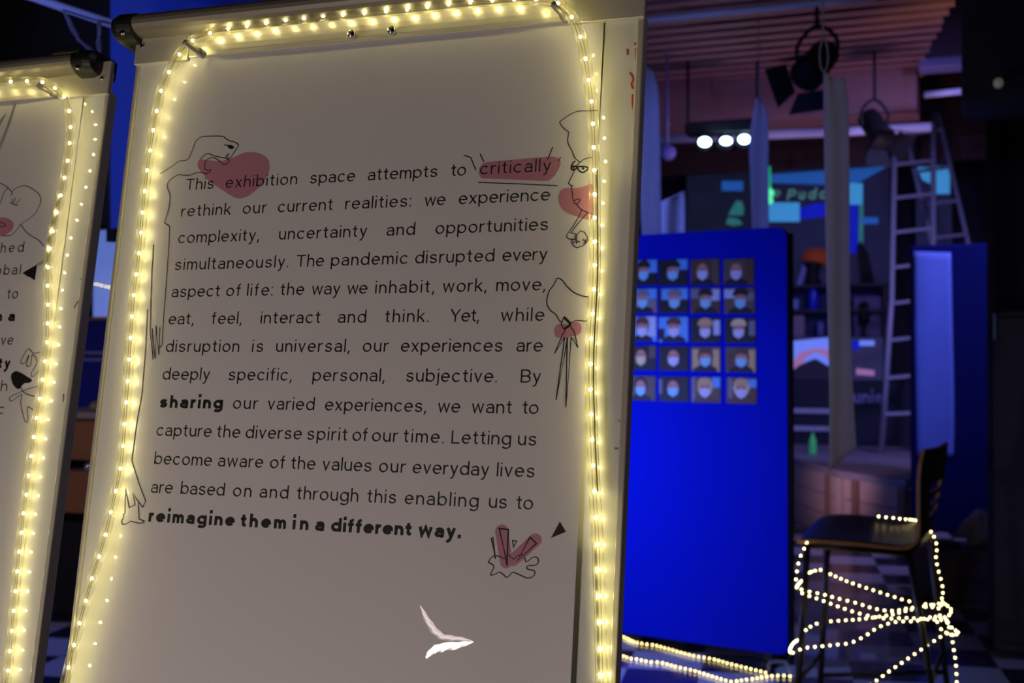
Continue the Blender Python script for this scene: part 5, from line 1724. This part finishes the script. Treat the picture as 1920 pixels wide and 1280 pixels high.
# ------------------------------------------------------------------ left: backdrop, counter, pipe and cords
BFk = Frame(P(300, 200, 3.5), RHO, 0)
u0 = BFk.uv(207, 200)[0]
vb_ = BFk.uv(215, 428)[1]
bd = thing('blue_backdrop', BFk.at(u0 + .45, vb_, 0), 'blue woven cloth backdrop hanging behind the gap between the flipcharts', 'backdrop')
mb = MB()
n = 40
vtop = (ZC - BFk.O.z)
vsx = []
for j in range(2):
    for i in range(n + 1):
        vsx.append(BFk.at(u0 + .95 * i / n, vb_ if j == 0 else vtop, .010 * math.sin(i * .9)))
vsx += [p - BFk.N * .003 for p in vsx]
fs = []
for i in range(n):
    q = (i, i + 1, n + 2 + i, n + 1 + i)
    fs += [q, tuple(2 * (n + 1) + k for k in q[::-1])]
mb.add(vsx, fs, 0, True)
mb.build('cloth', M_BACKDROP, bd)
mb = MB(); mb.tube([BFk.at(u0 - .004, BFk.uv(205, 452)[1], -.02), BFk.at(u0 - .004, BFk.uv(205, 148)[1], -.02)], .022, 10)
mb.build('edge_pole', M_BLK, bd)

# black screen behind the second flipchart
mb = MB(); kf = Frame(P(60, 60, 4.6), RHO, 0); kf.O.z = 0
ku0, ku1 = kf.uv(-140, 60)[0], kf.uv(206, 60)[0]
kf.rbox(mb, ku0, ku1, kf.uv(180, 425)[1], ZC, -.05, 0, .01)
bsc = tag(mb.build('black_drape', M_BLK, loc=kf.at((ku0 + ku1) / 2, ZC, 0)), 'plain black drape hanging behind the left flipchart', 'drape')
pipe([P(-60, -42, 3.0), P(60, -6, 2.9), P(118, 14, 2.85), P(205, 43, 2.8), P(420, 115, 2.7)], .0105, 'pale violet pipe slanting above the left flipchart')
for k in range(2):
    mb = MB()
    for q in range(3):
        o = .003 * q
        if k == 0:
            mb.tube(spline([P(118, 18, 2.84), P(126 + 2 * q, 36, 2.75), P(132 + 3 * q, 52, 2.62 + o), P(141 + 2 * q, 66, 2.6 + o), P(151 - 2 * q, 76, 2.6), P(163 + 3 * q, 90, 2.6 + o), P(176, 104, 2.58)], 5), .0024, 6)
        else:
            mb.tube(spline([P(186, 36, 2.81), P(183 + 3 * q, 45, 2.76 + o), P(188 - 2 * q, 62, 2.74), P(182 + 3 * q, 80, 2.72 + o), P(188, 104, 2.7)], 5), .0024, 6)
    tag(mb.build('clear_cord', M_CLEAR, loc=P(118, 18, 2.84) if k == 0 else P(186, 36, 2.81)), 'twisted clear cord slanting down from the pipe above the left flipchart' if k == 0 else 'twisted clear cord hanging straight down at the backdrop edge', 'cord', 'clear cords')

# bar counter, dark blue front and bright sheet seen between the flipcharts
LF = Frame(P(170, 770, 6.6), RHO, 0); LF.O.z = 0
lu0, lu1 = LF.uv(60, 770)[0], LF.uv(330, 770)[0]
lz = LF.uv(170, 772)[1]
ctr = thing('bar_counter', LF.at((lu0 + lu1) / 2, 0, -.2), 'brown wooden counter seen through the gap between the flipcharts', 'counter')
mb = MB(); LF.rbox(mb, lu0, lu1, lz - .035, lz, -.5, .04, .006)
mb.build('worktop', pbr('worktop_pale', (.34, .28, .24), .4, noise=.15), ctr)
lvb = LF.uv(150, 962)[1]
lvm = LF.uv(150, 884)[1]; lvn = LF.uv(150, 862)[1]
M_BAR = pbr('counter_brown', (.30, .13, .05), .55, noise=.2, scale=10, stretch=(1, 1, 8))
mb = MB(); LF.rbox(mb, lu0 + .02, lu1 - .02, lvn, lz - .035, -.44, 0, .004)
mb.build('upper_panel', M_BAR, ctr)
mb = MB(); LF.rbox(mb, lu0 + .02, lu1 - .02, lvb, lvm, -.44, 0, .004)
mb.build('lower_panel', M_BAR, ctr)
mb = MB(); LF.rbox(mb, lu0 + .04, lu1 - .04, 0, lvn, -.44, -.12, .004)
mb.build('base', M_BLK, ctr)
p = LF.at(LF.uv(152, 872)[0], lvm, -.06)
mb = MB(); mb.lathe(p, (0, 0, 1), [(.02, 0), (.026, .01), (.022, .03), (.01, .045), (.012, .055)], 12)
gl('glass_jar', mb, pbr('shiny_glass', (.7, .7, .7), .1, .8, noise=.05), p, 'small shiny jar in the slot of the brown counter', 'jar')
p = LF.at(LF.uv(167, 765)[0], lz, -.05)
mb = MB(); mb.lathe(p, (0, 0, 1), [(.012, 0), (.03, .01), (.034, .03), (.02, .05), (.006, .055)], 12)
gl('sugar_pot', mb, pbr('olive_pot', (.22, .19, .10), .5, noise=.1), p, 'small olive pot on top of the brown counter', 'pot')
# dark blue partition behind the counter with two pale lines, bright sheet above
KF = Frame(P(190, 680, 7.6), RHO, 0); KF.O.z = 0
k0, k1 = KF.uv(60, 680)[0], KF.uv(330, 680)[0]
kt = KF.uv(180, 600)[1]
pn3 = thing('partition_panel', KF.at((k0 + k1) / 2, 0, 0), 'dark blue partition behind the brown counter in the gap between the flipcharts', 'partition', 'felt partitions')
mb = MB(); KF.rbox(mb, k0, k1, 0.03, kt, -.05, 0, .01)
mb.build('felt_board', pbr('mid_blue_felt', (.008, .018, .30), .9, noise=.1, scale=200), pn3)
mb = MB(); KF.box(mb, k0 - .002, k1 + .002, kt, kt + .02, -.055, .005)
mb.build('top_edge', M_OAK, pn3)
mb = MB()
for py in (661, 674):
    v = KF.uv(170, py)[1]; KF.box(mb, k0 + .05, k1 - .05, v - .008, v + .008, 0, .004)
mb.build('pale_stripe', pbr('pale_line', (.25, .27, .5), .6, noise=.05), pn3)
mb = MB(); KF.rbox(mb, k0 + .1, k0 + .5, 0, .03, -.3, .2, .005); KF.rbox(mb, k1 - .5, k1 - .1, 0, .03, -.3, .2, .005)
mb.build('foot', M_BLK, pn3)
hf = KF
a, b = KF.uv(168, 500)[0], KF.uv(300, 500)[0]
v0, v1 = kt + .02, KF.uv(195, 430)[1]
mb = MB(); KF.rbox(mb, a, b, v0, v1, -.04, -.03, .003)
tag(mb.build('bright_sheet', pbr('blue_lit_sheet', (.35, .45, .95), .7, noise=.08, scale=3, emit=(.16, .26, .85), estr=.55), loc=KF.at((a + b) / 2, v0, -.035)), 'white sheet lit light blue, glow painted in, on the dark partition between the flipcharts', 'sheet')  # blue light on the sheet put in as colour and emission
sg = [KF.hit(174, 532, .05), KF.hit(183, 533, .05), KF.hit(196, 536, .05), KF.hit(240, 545, .05), KF.hit(300, 540, .05)]
rope_light('short lit rope light crossing the light blue sheet between the flipcharts', [spline(sg, 5)], spaced(spline(sg, 5), .033, .0), LED_FAR, .0066, sg[0], seg=8)
